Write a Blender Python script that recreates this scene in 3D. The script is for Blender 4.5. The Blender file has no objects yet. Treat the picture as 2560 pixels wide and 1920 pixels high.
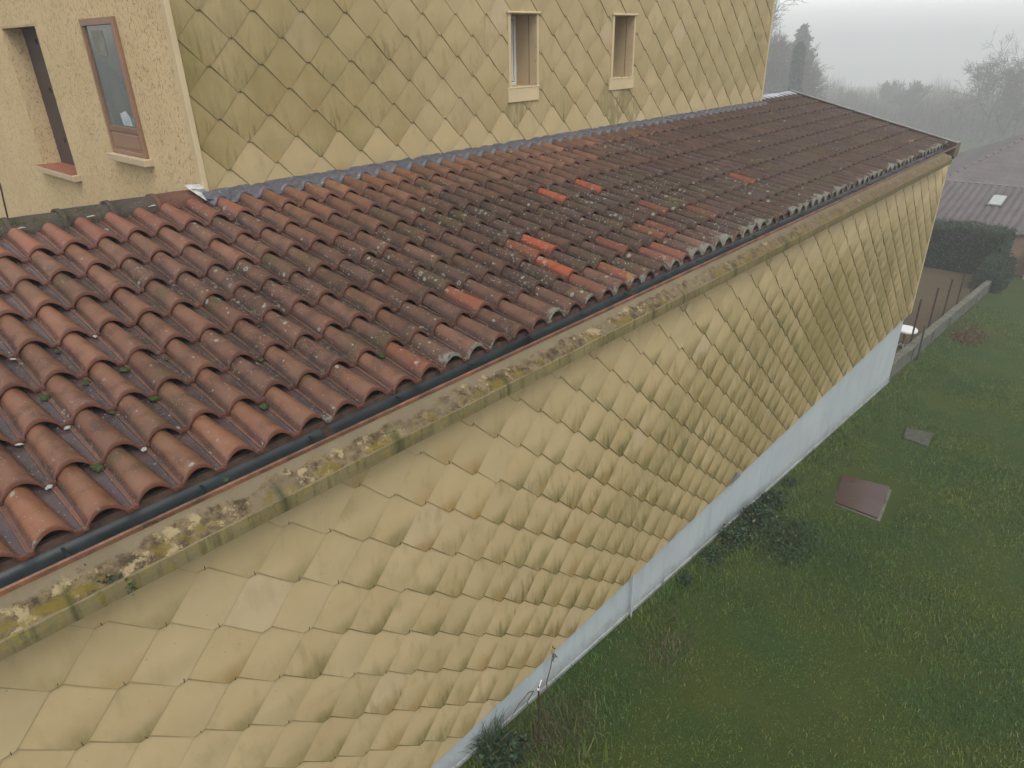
import bpy, bmesh, math, random
import numpy as np
from mathutils import Vector, Matrix, noise as mnoise

random.seed(7); rng = np.random.default_rng(7)
S = bpy.context.scene
COL = S.collection
R = math.radians

# ------------------------------------------------------------------ camera
cam = bpy.data.cameras.new('camera'); camo = bpy.data.objects.new('camera', cam); COL.objects.link(camo)
RIGHT = Vector((0.66972046, -0.74237042, -0.01899095))
UP = Vector((0.34149196, 0.28516252, 0.89558114))
FWD = Vector((0.65943744, 0.60627427, -0.44449271))
m = Matrix(((RIGHT.x, UP.x, -FWD.x, 0), (RIGHT.y, UP.y, -FWD.y, 0), (RIGHT.z, UP.z, -FWD.z, 0), (0, 0, 0, 1)))
camo.matrix_world = m
cam.sensor_width = 36; cam.lens = 1722.36 / 2560 * 36
cam.clip_start = 0.05; cam.clip_end = 1000
S.camera = camo

def proj_np(P):
    x = P @ np.array(RIGHT); y = P @ np.array(UP); z = P @ np.array(FWD)
    return 1280 + 1722.36 * x / z, 960 - 1722.36 * y / z, z

# ------------------------------------------------------------------ world, sun, exposure
SUN_EL, SUN_ROT = R(58), R(215)
w = bpy.data.worlds.new('World'); S.world = w; w.use_nodes = True
nt = w.node_tree; nt.nodes.clear()
sky = nt.nodes.new('ShaderNodeTexSky'); sky.sky_type = 'NISHITA'; sky.sun_disc = False
sky.sun_elevation = SUN_EL; sky.sun_rotation = SUN_ROT; sky.dust_density = 4.0; sky.air_density = 1.2; sky.ozone_density = 1.0
hs = nt.nodes.new('ShaderNodeHueSaturation'); hs.inputs['Saturation'].default_value = 0.15
nt.links.new(sky.outputs[0], hs.inputs['Color'])
tc = nt.nodes.new('ShaderNodeTexCoord'); sx = nt.nodes.new('ShaderNodeSeparateXYZ'); nt.links.new(tc.outputs['Generated'], sx.inputs[0])
mr = nt.nodes.new('ShaderNodeMapRange'); nt.links.new(sx.outputs['Z'], mr.inputs['Value'])
mr.inputs['From Min'].default_value = 0.0; mr.inputs['From Max'].default_value = 0.12
mr.inputs['To Min'].default_value = 10.0; mr.inputs['To Max'].default_value = 2.15
mx = nt.nodes.new('ShaderNodeMixRGB'); mx.blend_type = 'MULTIPLY'; mx.inputs[0].default_value = 1
nt.links.new(hs.outputs[0], mx.inputs[1]); nt.links.new(mr.outputs[0], mx.inputs[2])
bg = nt.nodes.new('ShaderNodeBackground'); bg.inputs['Strength'].default_value = 0.105
nt.links.new(mx.outputs[0], bg.inputs['Color'])
wo = nt.nodes.new('ShaderNodeOutputWorld'); nt.links.new(bg.outputs[0], wo.inputs['Surface'])

sl = bpy.data.lights.new('sun', 'SUN'); sl.energy = 0.7; sl.angle = R(35); sl.color = (1, .97, .93)
slo = bpy.data.objects.new('sun', sl); COL.objects.link(slo)
sd = Vector((math.cos(SUN_EL) * -0.45, math.cos(SUN_EL) * -0.89, math.sin(SUN_EL)))
slo.rotation_euler = sd.to_track_quat('Z', 'Y').to_euler()
S.view_settings.view_transform = 'Standard'; S.view_settings.look = 'None'
S.view_settings.exposure = 0.0; S.view_settings.gamma = 1.0; S.view_settings.use_curve_mapping = False
S.cycles.volume_bounces = 4

# ------------------------------------------------------------------ helpers
def tag(o, label=None, cat=None, group=None, kind=None):
    if label: o['label'] = label
    if cat: o['category'] = cat
    if group: o['group'] = group
    if kind: o['kind'] = kind
    return o

def empty(name, loc, label, cat, group=None):
    o = bpy.data.objects.new(name, None); COL.objects.link(o); o.location = loc
    return tag(o, label, cat, group)

def mesh_obj(name, V, F, mats, parent=None, attrs=None, smooth=False, midx=None):
    me = bpy.data.meshes.new(name)
    me.from_pydata([tuple(v) for v in V], [], [tuple(f) for f in F])
    if not isinstance(mats, (list, tuple)): mats = [mats]
    for mm in mats: me.materials.append(mm)
    if attrs:
        for k, a in attrs.items():
            a = np.asarray(a, dtype=np.float32)
            if a.ndim == 1:
                at = me.attributes.new(k, 'FLOAT', 'POINT'); at.data.foreach_set('value', a)
            else:
                at = me.attributes.new(k, 'FLOAT_VECTOR', 'POINT'); at.data.foreach_set('vector', a.ravel())
    if smooth: me.polygons.foreach_set('use_smooth', [True] * len(me.polygons))
    if midx is not None: me.polygons.foreach_set('material_index', midx)
    me.update()
    o = bpy.data.objects.new(name, me); COL.objects.link(o)
    if parent is not None:
        o.parent = parent
        o.matrix_parent_inverse = Matrix.Translation(parent.location).inverted() if parent.type == 'EMPTY' else Matrix.Identity(4)
    return o

class MB:
    def __init__(s): s.V = []; s.F = []
    def add(s, vs, fs):
        n = len(s.V); s.V += [tuple(v) for v in vs]; s.F += [tuple(i + n for i in f) for f in fs]; return n
    def box(s, a, b):
        (x0, y0, z0), (x1, y1, z1) = a, b
        s.add([(x0,y0,z0),(x1,y0,z0),(x1,y1,z0),(x0,y1,z0),(x0,y0,z1),(x1,y0,z1),(x1,y1,z1),(x0,y1,z1)],
              [(0,3,2,1),(4,5,6,7),(0,1,5,4),(1,2,6,5),(2,3,7,6),(3,0,4,7)]); return s
    def prism_x(s, prof, x0, x1, n=1, cap=True, jit=0):
        # prof: closed list of (y,z); extruded along x
        k = len(prof); base = len(s.V)
        for i in range(n + 1):
            x = x0 + (x1 - x0) * i / n
            for (y, z) in prof: s.V.append((x, y, z))
        for i in range(n):
            for j in range(k):
                a = base + i * k + j; b = base + i * k + (j + 1) % k
                s.F.append((a, b, b + k, a + k))
        if cap:
            s.F.append(tuple(base + j for j in range(k))[::-1]); s.F.append(tuple(base + n * k + j for j in range(k)))
        return s
    def tube(s, pts, rad, n=6, cap=True):
        base = len(s.V); pts = [Vector(p) for p in pts]
        for i, p in enumerate(pts):
            d = (pts[min(i + 1, len(pts) - 1)] - pts[max(i - 1, 0)]).normalized()
            a = d.orthogonal().normalized(); b = d.cross(a)
            r = rad[i] if isinstance(rad, (list, tuple)) else rad
            if i: # keep frame stable
                a = (pa - d * pa.dot(d)).normalized(); b = d.cross(a)
            pa = a
            for j in range(n):
                t = 2 * math.pi * j / n
                s.V.append(tuple(p + a * (r * math.cos(t)) + b * (r * math.sin(t))))
        for i in range(len(pts) - 1):
            for j in range(n):
                q = base + i * n + j; q2 = base + i * n + (j + 1) % n
                s.F.append((q, q2, q2 + n, q + n))
        if cap:
            s.F.append(tuple(base + j for j in range(n))[::-1]); s.F.append(tuple(base + (len(pts) - 1) * n + j for j in range(n)))
        return s
    def build(s, name, mat, parent=None, smooth=False, attrs=None, bevel=0):
        o = mesh_obj(name, s.V, s.F, mat, parent, attrs, smooth)
        if bevel:
            b = o.modifiers.new('bevel', 'BEVEL'); b.width = bevel; b.segments = 2; b.limit_method = 'ANGLE'
        return o

# ---- node graph mini language
class G:
    def __init__(s, name):
        s.m = bpy.data.materials.new(name); s.m.use_nodes = True; s.t = s.m.node_tree; s.t.nodes.clear()
        s.out = s.t.nodes.new('ShaderNodeOutputMaterial')
        s.b = s.t.nodes.new('ShaderNodeBsdfPrincipled'); s.t.links.new(s.b.outputs[0], s.out.inputs[0])
        s.tc = s.t.nodes.new('ShaderNodeTexCoord'); s.P = s.tc.outputs['Object']
    def put(s, inp, v):
        if isinstance(v, bpy.types.NodeSocket): s.t.links.new(v, inp)
        elif v is not None:
            if isinstance(v, (tuple, list)) and len(v) == 3 and inp.type == 'RGBA': v = (*v, 1)
            inp.default_value = v
    def math(s, op, a, b=0.5, c=None, clamp=False):
        n = s.t.nodes.new('ShaderNodeMath'); n.operation = op; n.use_clamp = clamp
        s.put(n.inputs[0], a); s.put(n.inputs[1], b)
        if c is not None: s.put(n.inputs[2], c)
        return n.outputs[0]
    def mul(s, a, b): return s.math('MULTIPLY', a, b)
    def add(s, a, b): return s.math('ADD', a, b)
    def sub(s, a, b): return s.math('SUBTRACT', a, b)
    def rng(s, v, a, b, c=0., d=1., smooth=False):
        n = s.t.nodes.new('ShaderNodeMapRange'); n.clamp = True
        if smooth: n.interpolation_type = 'SMOOTHSTEP'
        s.put(n.inputs[0], v); s.put(n.inputs[1], a); s.put(n.inputs[2], b); s.put(n.inputs[3], c); s.put(n.inputs[4], d)
        return n.outputs[0]
    def mix(s, f, a, b, mode='MIX'):
        n = s.t.nodes.new('ShaderNodeMixRGB'); n.blend_type = mode
        s.put(n.inputs[0], f); s.put(n.inputs[1], a); s.put(n.inputs[2], b); return n.outputs[0]
    def map(s, vec=None, scale=(1,1,1), loc=(0,0,0), rot=(0,0,0)):
        n = s.t.nodes.new('ShaderNodeMapping'); s.put(n.inputs[0], vec or s.P)
        n.inputs['Scale'].default_value = scale; n.inputs['Location'].default_value = loc; n.inputs['Rotation'].default_value = rot
        return n.outputs[0]
    def noise(s, scale, detail=3., rough=.55, vec=None, dist=0., out=0):
        n = s.t.nodes.new('ShaderNodeTexNoise'); s.put(n.inputs['Vector'], vec or s.P)
        n.inputs['Scale'].default_value = scale; n.inputs['Detail'].default_value = detail
        n.inputs['Roughness'].default_value = rough; n.inputs['Distortion'].default_value = dist
        return n.outputs[out]
    def vor(s, scale, vec=None, feat='F1', rand=1.):
        n = s.t.nodes.new('ShaderNodeTexVoronoi'); n.feature = feat; s.put(n.inputs['Vector'], vec or s.P)
        n.inputs['Scale'].default_value = scale; n.inputs['Randomness'].default_value = rand
        return n.outputs['Distance'], (n.outputs['Color'] if feat == 'F1' else None)
    def attr(s, name, vec=False):
        n = s.t.nodes.new('ShaderNodeAttribute'); n.attribute_name = name
        return n.outputs['Vector' if vec else 'Fac']
    def xyz(s, v):
        n = s.t.nodes.new('ShaderNodeSeparateXYZ'); s.put(n.inputs[0], v); return n.outputs
    def bump(s, h, strength=.3, dist=.01):
        n = s.t.nodes.new('ShaderNodeBump'); n.inputs['Strength'].default_value = strength
        n.inputs['Distance'].default_value = dist; s.put(n.inputs['Height'], h)
        s.t.links.new(n.outputs[0], s.b.inputs['Normal'])
    def hsv(s, c, h=.5, sa=1., v=1.):
        n = s.t.nodes.new('ShaderNodeHueSaturation'); s.put(n.inputs['Color'], c)
        s.put(n.inputs['Hue'], h); s.put(n.inputs['Saturation'], sa); s.put(n.inputs['Value'], v); return n.outputs[0]
    def fin(s, col, rough=.7, spec=.4, metal=0., k=.80):
        if isinstance(col, bpy.types.NodeSocket): col = s.mix(1., col, (k, k, k), 'MULTIPLY')
        s.put(s.b.inputs['Base Color'], col); s.put(s.b.inputs['Roughness'], rough)
        s.put(s.b.inputs['Specular IOR Level'], spec); s.put(s.b.inputs['Metallic'], metal)
        return s.m

def simple(name, col, rough=.7, spec=.4, metal=0., var=.25, sc=8., bump=0.1):
    g = G(name); n = g.noise(sc, 5.); n2 = g.noise(sc * 9, 3.)
    f = g.add(g.rng(n, .3, .7, 1 - var, 1 + var), g.rng(n2, .3, .7, -var * .4, var * .4))
    c = g.hsv((*col, 1), v=f)
    if bump: g.bump(n2, bump, .005)
    return g.fin(c, rough, spec, metal)

# ------------------------------------------------------------------ materials
def tile_mat(name='roof_tile_clay', ridge=False):
    g = G(name)
    if ridge: rnd, wea, fresh, eav, pan = g.attr('rnd'), g.attr('wea'), 0., 0., 0.
    else: rnd, wea, fresh, eav, pan = [g.attr(k) for k in ('rnd', 'wea', 'fresh', 'eav', 'pan')]
    n1 = g.noise(1.3, 4.); n2 = g.noise(9., 5., .6); n3 = g.noise(60., 4., .7); n4 = g.noise(230., 2., .6)
    wf = g.math('ADD', wea, g.mul(g.sub(n1, .5), 1.1), clamp=True)
    wf = g.math('ADD', wf, g.mul(g.sub(n2, .5), .7), clamp=True)
    c = g.mix(wf, (.245, .103, .049), (.084, .048, .034))
    c = g.mix(g.mul(g.rng(rnd, 0., 1., 0., .55), wea), c, (.060, .042, .041))
    c = g.hsv(c, v=g.rng(rnd, 0, 1, .82, 1.22), sa=g.rng(n2, .3, .7, .9, 1.1))
    # fine mottling
    c = g.mix(g.mul(g.rng(n3, .50, .78, 0., .30), g.rng(g.xyz(g.P)[0], 6., 10., 1., .35)), c, (.19, .095, .055))
    c = g.mix(g.mul(g.rng(n2, .48, .66, 0., .85, True), g.rng(wf, .1, .8, .30, 1.)), c, (.058, .036, .027))
    # green algae film
    al = g.mul(g.rng(g.noise(2.3, 3.), .52, .66, 0., .75, True), .8)
    c = g.mix(g.mul(al, g.rng(wf, .1, .5, .25, 1.)), c, (.085, .066, .024))
    if not ridge:
        c = g.mix(g.mul(fresh, g.rng(n2, .36, .5, .35, 1.)), c, (.36, .085, .036))
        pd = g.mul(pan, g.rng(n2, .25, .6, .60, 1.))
        c = g.mix(pd, c, g.mix(wea, (.078, .060, .068), (.024, .017, .014)))  # pan dirt; near tone carries sky reflection, far tone deepens shade between rolls
        # moss crumbs in the pans
        cr = g.mul(g.mul(g.mul(pan, g.rng(wea, .25, .55, .12, 1.)), g.rng(g.noise(34., 4., .7), .58, .62)), g.rng(g.noise(2., 2.), .46, .56))
        c = g.mix(cr, c, g.mix(n4, (.22, .19, .05), (.30, .30, .22)))
    # lichens: scattered rings and discs
    def lichen(c, scale, rmin, rmax, dens, col, ring=True):
        vec = g.mix(.012, g.P, g.noise(25., 2., .5, out=1), 'LINEAR_LIGHT')
        d, cc = g.vor(scale, vec)
        s_ = g.xyz(cc); r = g.rng(s_[0], 0., 1., rmin, rmax)
        on = g.math('LESS_THAN', s_[1], dens)
        inside = g.rng(g.sub(d, r), -.06, .0, 1., 0.)
        f = g.mul(g.mul(inside, on), g.rng(n3, .30, .45, .45, 1.))
        if ring:
            core = g.mul(g.rng(g.sub(d, g.mul(r, .5)), -.04, .02, .75, 0.), g.math('LESS_THAN', s_[2], .5))
            f = g.mul(f, g.sub(1., core))
        return g.mix(f, c, col)
    px = g.xyz(g.P); dens = g.mul(g.mul(g.rng(wf, .25, .8, .05, .34), g.rng(n1, .40, .62, .25, 1.6)), g.rng(px[0], 7., 10., 1., .14))
    lc = g.mix(n2, (.23, .245, .20), (.36, .36, .295))
    c = lichen(c, 17., .12, .38, g.mul(dens, .7), lc)
    c = lichen(c, 46., .12, .42, dens, lc)
    c = lichen(c, 120., .2, .45, g.rng(n2, .4, .7, .03, .22), (.33, .27, .21), False)
    yl = g.mul(g.rng(g.noise(11., 4., .7), .64, .68), g.rng(wf, .2, .6, .15, .8))
    c = g.mix(yl, c, (.17, .135, .030))
    if not ridge:
        en = g.noise(26., 5., .75)
        e1 = g.mul(g.rng(g.add(g.add(eav, g.mul(g.sub(g.noise(4.3, 2.), .5), 1.9)), g.mul(g.sub(en, .5), 1.7)), .68, .80), g.rng(n3, .3, .5, .3, 1.))
        e2 = g.mul(g.rng(g.add(eav, g.mul(g.sub(g.noise(14., 3., .6, vec=g.map(loc=(3, 7, 1))), .5), 2.4)), .80, .90), g.rng(px[0], 5., 8., .75, .08))
        c = g.mix(e2, c, (.33, .19, .035))
    if not ridge: c = g.mix(g.mul(g.attr('lip'), .75), c, g.mix(wea, (.175, .055, .032), (.085, .038, .026)))
    if not ridge: c = g.mix(e1, c, g.mix(n4, (.14, .14, .11), (.30, .305, .25)))
    rough = g.sub(g.add(g.rng(n3, .3, .7, .36, .52), g.mul(wea, .16)), g.mul(g.mul(pan, .40), g.rng(wea, .1, .7, 1., .1)) if not ridge else 0.)
    h = g.add(g.mul(n3, .5), g.add(g.mul(n2, .6), g.mul(n4, .25)))
    g.bump(h, .38, .004)
    return g.fin(c, rough, g.rng(wea, .1, .8, .5, .22), 0., .64)

def clad_mat():
    g = G('shingle_cladding_paint')
    uv = g.xyz(g.attr('luv', True)); u, v, gr = uv[0], uv[1], uv[2]
    rv = g.xyz(g.attr('rnd3', True)); r1, r2, r3 = rv[0], rv[1], rv[2]
    P = g.P
    offv = g.t.nodes.new('ShaderNodeVectorMath'); offv.operation = 'ADD'
    g.put(offv.inputs[0], P)
    cb = g.t.nodes.new('ShaderNodeCombineXYZ'); g.put(cb.inputs[0], g.mul(r1, 7.)); g.put(cb.inputs[2], g.mul(r2, 9.))
    g.put(offv.inputs[1], cb.outputs[0]); PO = offv.outputs[0]
    streak = g.noise(1., 5., .6, vec=g.map(PO, (26, 26, 5)))
    cloud = g.noise(4.5, 4., .6, vec=PO); fine = g.noise(70., 3., .6)
    c = g.mix(g.rng(cloud, .3, .7), (.482, .370, .198), (.520, .402, .222))
    c = g.hsv(c, v=g.rng(r1, 0, 1, .97, 1.03), sa=g.rng(r2, 0., 1., .98, 1.02))
    # pinkish newer shingles
    c = g.mix(g.mul(g.math('GREATER_THAN', r3, .97), .35), c, (.60, .47, .33))
    # olive film over whole shingle depending on grime
    yy = g.xyz(g.P)[1]; low_w = g.math('LESS_THAN', yy, 4.)
    film = g.noise(1.6, 4., .6, vec=g.map(scale=(1, 1, .6)))
    c = g.mix(g.mul(g.rng(gr, .0, 1., 0., 1.), g.mul(g.rng(film, .3, .6, .45, 1.), g.sub(1., g.mul(low_w, g.rng(g.xyz(g.P)[0], 5., 10., .6, .1))))), c, (.232, .180, .057))
    vs = g.mul(g.rng(g.add(v, g.mul(g.sub(cloud, .5), .5)), .12, .62, 1., 0., True), g.rng(u, -.7, .7, 1., .45))
    c = g.mix(g.mul(g.mul(g.mul(vs, low_w), g.rng(gr, .10, .75)), g.mul(g.rng(r1, 0., 1., .55, 1.), g.rng(streak, .3, .6, .7, 1.))), c, (.185, .145, .042))
    # soft curved smears
    sm = g.rng(g.noise(1., 3., .6, vec=g.map(PO, (9, 9, 3.4), rot=(0, .5, 0))), .52, .72, 0., .75, True)
    c = g.mix(g.mul(sm, g.rng(gr, 0., .6, .22, .8)), c, (.27, .22, .09))
    # dirt collecting towards the lower tip
    low = g.rng(g.add(v, g.mul(g.sub(cloud, .5), .35)), .0, .40, 1., 0., True)
    tipc = g.mix(g.math('GREATER_THAN', r3, .55), (.17, .140, .045), (.29, .180, .050))
    tf = g.mul(g.mul(low, g.rng(streak, .30, .60, .55, 1.)), g.rng(g.add(gr, g.mul(r2, .75)), .30, .90, .0, 1.))
    c = g.mix(g.mul(tf, g.add(g.mul(low_w, .45), .45)), c, tipc)
    # dark algae streaks
    da = g.mul(g.mul(g.rng(streak, .52, .64), g.rng(v, .80, .1)), g.rng(g.add(gr, g.mul(r1, .9)), .95, 1.5, 0., .80))
    c = g.mix(da, c, (.115, .100, .034))
    heavy = g.mul(g.attr('heavy'), g.rng(streak, .34, .55))
    c = g.mix(g.mul(heavy, .85), c, (.115, .105, .022))
    # specks
    sp, sc = g.vor(38., PO); s_ = g.xyz(sc)
    c = g.mix(g.mul(g.mul(g.math('LESS_THAN', sp, .10), g.math('LESS_THAN', s_[0], .10)), .8), c, (.10, .08, .05))
    # dark line along the left and lower rim, stronger with grime
    e = g.attr('rim')
    c = g.mix(g.mul(e, g.rng(gr, 0, .7, .40, .95)), c, (.115, .090, .035))
    g.bump(g.add(g.mul(streak, .6), g.mul(fine, .12)), .22, .006)
    return g.fin(c, g.rng(cloud, .3, .7, .50, .68), .35)

def cornice_mat():
    g = G('cornice_concrete_paint'); p = g.xyz(g.P)
    led = g.attr('led')   # 0 at gutter .. 1 at the outer edge, 2 on the front face
    n1 = g.noise(3.2, 4., .6); n2 = g.noise(18., 5., .7); n3 = g.noise(75., 3., .7); seg = g.noise(1.9, 2., .5, vec=g.map(scale=(1, 0, 0)))
    c = g.mix(g.rng(n1, .3, .7), (.185, .145, .090), (.25, .20, .125))
    c = g.mix(g.rng(n3, .55, .75, 0., .25), c, (.30, .23, .13))
    c = g.mix(g.mul(g.rng(led, .0, .22, .55, 0.), g.rng(n2, .42, .6)), c, (.16, .105, .06))
    band = g.rng(g.add(led, g.mul(g.sub(g.noise(7., 5., .65), .5), 1.1)), .40, .50)
    isl = g.math('LESS_THAN', led, 1.02)
    worn = g.mul(g.mul(band, isl), g.rng(g.add(seg, g.mul(g.sub(n1, .5), .8)), .34, .46, .15, 1.))
    n5 = g.noise(15., 6., .75); n6 = g.noise(8., 5., .7, vec=g.map(loc=(4, 2, 9)))
    grit = g.mix(g.rng(n5, .40, .58), (.070, .048, .026), (.235, .175, .090))
    grit = g.mix(g.rng(n6, .57, .62), grit, (.38, .30, .155))
    c = g.mix(worn, c, grit)
    mo = g.mul(g.mul(g.rng(g.add(led, g.mul(g.sub(n1, .5), .4)), .66, .84), g.rng(g.noise(5.5, 5., .7), .49, .56)), isl)
    c = g.mix(g.mul(mo, .8), c, g.mix(n3, (.13, .095, .010), (.24, .175, .02)))
    c = g.mix(g.mul(g.rng(p[0], 5., 10., 0., .65), g.rng(n2, .35, .6, .5, 1.)), c, (.140, .100, .048))
    face = g.rng(led, 1.02, 1.1)
    drip = g.noise(1., 4., .65, vec=g.map(scale=(30, 30, 3)))
    fc = g.mix(g.rng(n1, .3, .65), (.19, .15, .065), (.27, .22, .11))
    fc = g.mix(g.rng(p[0], 4., 10., 0., .6), fc, (.12, .085, .038))
    fc = g.mix(g.rng(drip, .50, .66, 0., .85), fc, (.12, .105, .035))
    fc = g.mix(g.rng(g.noise(40., 4.), .56, .62, 0., .6), fc, (.30, .24, .04))
    c = g.mix(face, c, fc)
    d, _ = g.vor(.62, g.map(scale=(1, .02, .02)), 'DISTANCE_TO_EDGE')
    c = g.mix(g.mul(g.rng(d, .0, .012, .8, 0.), g.rng(led, .3, .8)), c, (.05, .06, .02))
    g.bump(g.add(g.mul(n2, .8), g.mul(n3, .4)), .5, .01)
    return g.fin(c, .85, .25, 0., .64)

def stucco_mat():
    g = G('scratched_render')
    w1 = g.noise(74., 2., .5, vec=g.map(scale=(1, 1, .5)), dist=.6); w2 = g.noise(5., 2.)
    fl = g.mul(g.rng(w1, .575, .635), g.rng(w2, .32, .5, .5, 1.))
    n = g.noise(2., 3.); n3 = g.noise(120., 2.)
    c = g.mix(g.rng(n, .3, .7), (.60, .45, .245), (.66, .505, .285))
    c = g.mix(g.rng(n3, .5, .8, 0, .3), c, (.48, .33, .16))
    c = g.mix(g.mul(fl, .75), c, (.26, .18, .085))
    g.bump(g.sub(g.mul(n3, .25), g.mul(fl, 1.)), .55, .012)
    return g.fin(c, .9, .2)

def plinth_mat():
    g = G('plinth_paint'); n = g.noise(1.4, 4.); f = g.noise(55., 4., .7); st = g.noise(1., 4., .6, vec=g.map(scale=(9, 9, 1.2)))
    p = g.xyz(g.P)
    hg = g.sub(p[2], g.add(g.mul(p[0], -.0911), -5.214))
    c = g.mix(g.rng(n, .3, .7), (.37, .415, .435), (.43, .475, .49))
    c = g.mix(g.rng(st, .52, .75, 0., .35), c, (.27, .29, .28))
    c = g.mix(g.mul(g.rng(g.add(hg, g.mul(g.sub(g.noise(6., 4., .7), .5), .45)), .0, .20, .65, 0.), g.rng(f, .3, .6, .5, 1.)), c, (.15, .14, .10))
    sp, sc = g.vor(9.); s_ = g.xyz(sc)
    c = g.mix(g.mul(g.math('LESS_THAN', sp, .07), g.math('LESS_THAN', s_[0], .25)), c, (.12, .12, .11))
    g.bump(f, .25, .006)
    return g.fin(c, .8, .25)

def ground_mat():
    g = G('lawn_soil'); n = g.noise(.9, 4., .6); n2 = g.noise(7., 5., .7); n3 = g.noise(60., 4., .7)
    c = g.mix(g.rng(n, .35, .65), (.050, .095, .020), (.085, .110, .018))
    c = g.mix(g.rng(n2, .55, .75, 0., .6), c, (.045, .040, .016))
    c = g.mix(g.rng(n3, .5, .7, 0., .6), c, (.050, .065, .018)); c = g.mix(1., c, (.75, .75, .75), 'MULTIPLY')
    g.bump(g.add(n2, n3), .8, .03)
    return g.fin(c, .95, .1)

def soil_mat():
    g = G('bare_soil'); n = g.noise(1.1, 5., .6); n2 = g.noise(9., 5., .7); n3 = g.noise(50., 4., .7)
    c = g.mix(g.rng(n, .35, .65), (.115, .078, .045), (.085, .062, .036))
    c = g.mix(g.rng(n2, .52, .7, 0., .8), c, (.055, .058, .025))
    c = g.mix(g.rng(n3, .5, .7, 0., .5), c, (.17, .12, .07))
    g.bump(g.add(n2, n3), .8, .03)
    return g.fin(c, .95, .1)

def blade_mat(name, a, b, cdry):
    g = G(name); r = g.attr('rnd'); n = g.noise(.75, 3., .6); n2 = g.noise(4., 3.)
    c = g.mix(g.rng(n, .38, .62), a, b)
    c = g.mix(g.rng(n2, .45, .65, 0., .55), c, (.040, .090, .030))
    c = g.mix(g.math('GREATER_THAN', r, .965), c, cdry)
    c = g.hsv(c, v=g.rng(r, 0., .96, .55, 1.75))
    g.put(g.b.inputs['Subsurface Weight'], 0.)
    return g.fin(c, .6, .3, 0., .57)

def foliage_mat(name, a, b):
    g = G(name); r = g.attr('rnd'); n = g.noise(2., 3.)
    c = g.mix(g.rng(g.add(g.mul(r, .6), g.mul(n, .5)), .2, .8), a, b)
    return g.fin(c, .7, .25)

def bark_mat():
    g = G('bark'); n = g.noise(1., 5., .6, vec=g.map(scale=(14, 14, 2)))
    c = g.mix(g.rng(n, .3, .7), (.055, .045, .036), (.12, .10, .08)); g.bump(n, .5, .02)
    return g.fin(c, .9, .15)

def lead_mat():
    g = G('lead_flashing'); n = g.noise(6., 4., .6); n2 = g.noise(38., 5., .75, dist=1.5)
    c = g.mix(g.rng(n, .3, .7), (.075, .080, .098), (.125, .120, .140))
    c = g.mix(g.rng(n2, .60, .68, 0., .8), c, (.30, .36, .39))
    c = g.mix(g.rng(g.noise(17., 4., .7), .63, .68, 0., .9), c, (.36, .31, .21))
    c = g.mix(g.rng(g.noise(12., 3.), .55, .7, 0., .6), c, (.055, .045, .05))
    g.bump(g.noise(22., 4.), .6, .01)
    return g.fin(c, .5, .5, .25)

def neigh_tile_mat(flat=False):
    g = G('old_grey_tiles' + ('_flat' if flat else '')); n = g.noise(1.5, 5., .6); n2 = g.noise(14., 5., .7)
    c = g.mix(g.rng(n, .3, .7), (.105, .090, .092), (.165, .140, .140))  # tile greys lightened to hold some of the fog haze
    c = g.mix(g.rng(n2, .6, .7, 0., .7), c, (.16, .13, .115))
    p = g.xyz(g.P)
    if flat:
        w1 = g.math('FRACT', g.mul(p[0], 3.1)); w2 = g.math('FRACT', g.mul(p[1], 4.6))
        c = g.mix(g.add(g.rng(w1, .0, .12, .5, 0.), g.rng(w2, 0., .1, .25, 0.)), c, (.035, .028, .028))
        g.bump(g.add(w1, g.mul(w2, .4)), .6, .03)
    else:
        w1 = g.math('FRACT', g.mul(p[0], 2.7)); c = g.mix(g.rng(w1, .0, .07, .5, 0.), c, (.06, .05, .05))
        g.bump(n2, .4, .02)
    return g.fin(c, .75, .3)

TILE = tile_mat(); RIDGE = tile_mat('ridge_tile_clay', True); CLAD = clad_mat(); CORN = cornice_mat(); STUC = stucco_mat()
PLIN = plinth_mat(); GROUND = ground_mat(); SOIL = soil_mat(); LEAD = lead_mat(); BARK = bark_mat()
GRASS = blade_mat('grass_blades', (.058, .138, .022), (.128, .180, .022), (.22, .19, .085))
WEED = blade_mat('weed_leaves', (.020, .050, .022), (.035, .070, .020), (.16, .14, .06))
DRY = blade_mat('dry_stalks', (.14, .11, .06), (.10, .085, .045), (.22, .18, .10))
MOSS = foliage_mat('moss', (.012, .028, .008), (.050, .072, .014))
CONI = foliage_mat('spruce_needles', (.020, .036, .026), (.040, .062, .040))
HEDG = foliage_mat('hedge_leaves', (.012, .028, .014), (.032, .058, .024))
DARK = simple('dark_void', (.02, .017, .015), .9, .1)
GUTT = simple('gutter_lining', (.014, .020, .022), .38, .5, 0., .35, 5.)
COPP = simple('copper_paint', (.17, .078, .042), .5, .45, 0., .5, 9.)
BROWN = simple('brown_joinery', (.275, .155, .095), .5, .4, 0., .10, 3.)
SHUT = simple('brown_shutter', (.062, .038, .033), .6, .35, 0., .15, 5.)
TERRA = simple('terracotta_sill_tile', (.30, .105, .06), .6, .35, 0., .2, 10.)
RSILL = simple('sill_mortar', (.52, .41, .26), .85, .2, 0., .12, 25., .3)
REVEAL = simple('reveal_paint', (.52, .395, .235), .7, .3, 0., .06, 4.)
TRIM = simple('trim_paint', (.55, .44, .26), .6, .35, 0., .06, 4.)
WHITE = simple('white_plastic', (.74, .74, .72), .35, .5, 0., .05, 5., 0)
ZINC = simple('pale_ridge_zinc', (.40, .43, .46), .4, .5, .1, .12, 2.)
VERGE = simple('verge_brown_metal', (.115, .070, .055), .55, .4, 0., .2, 4.)
VEDGE = simple('verge_pale_edge', (.22, .22, .20), .6, .3, 0., .2, 6.)
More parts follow.
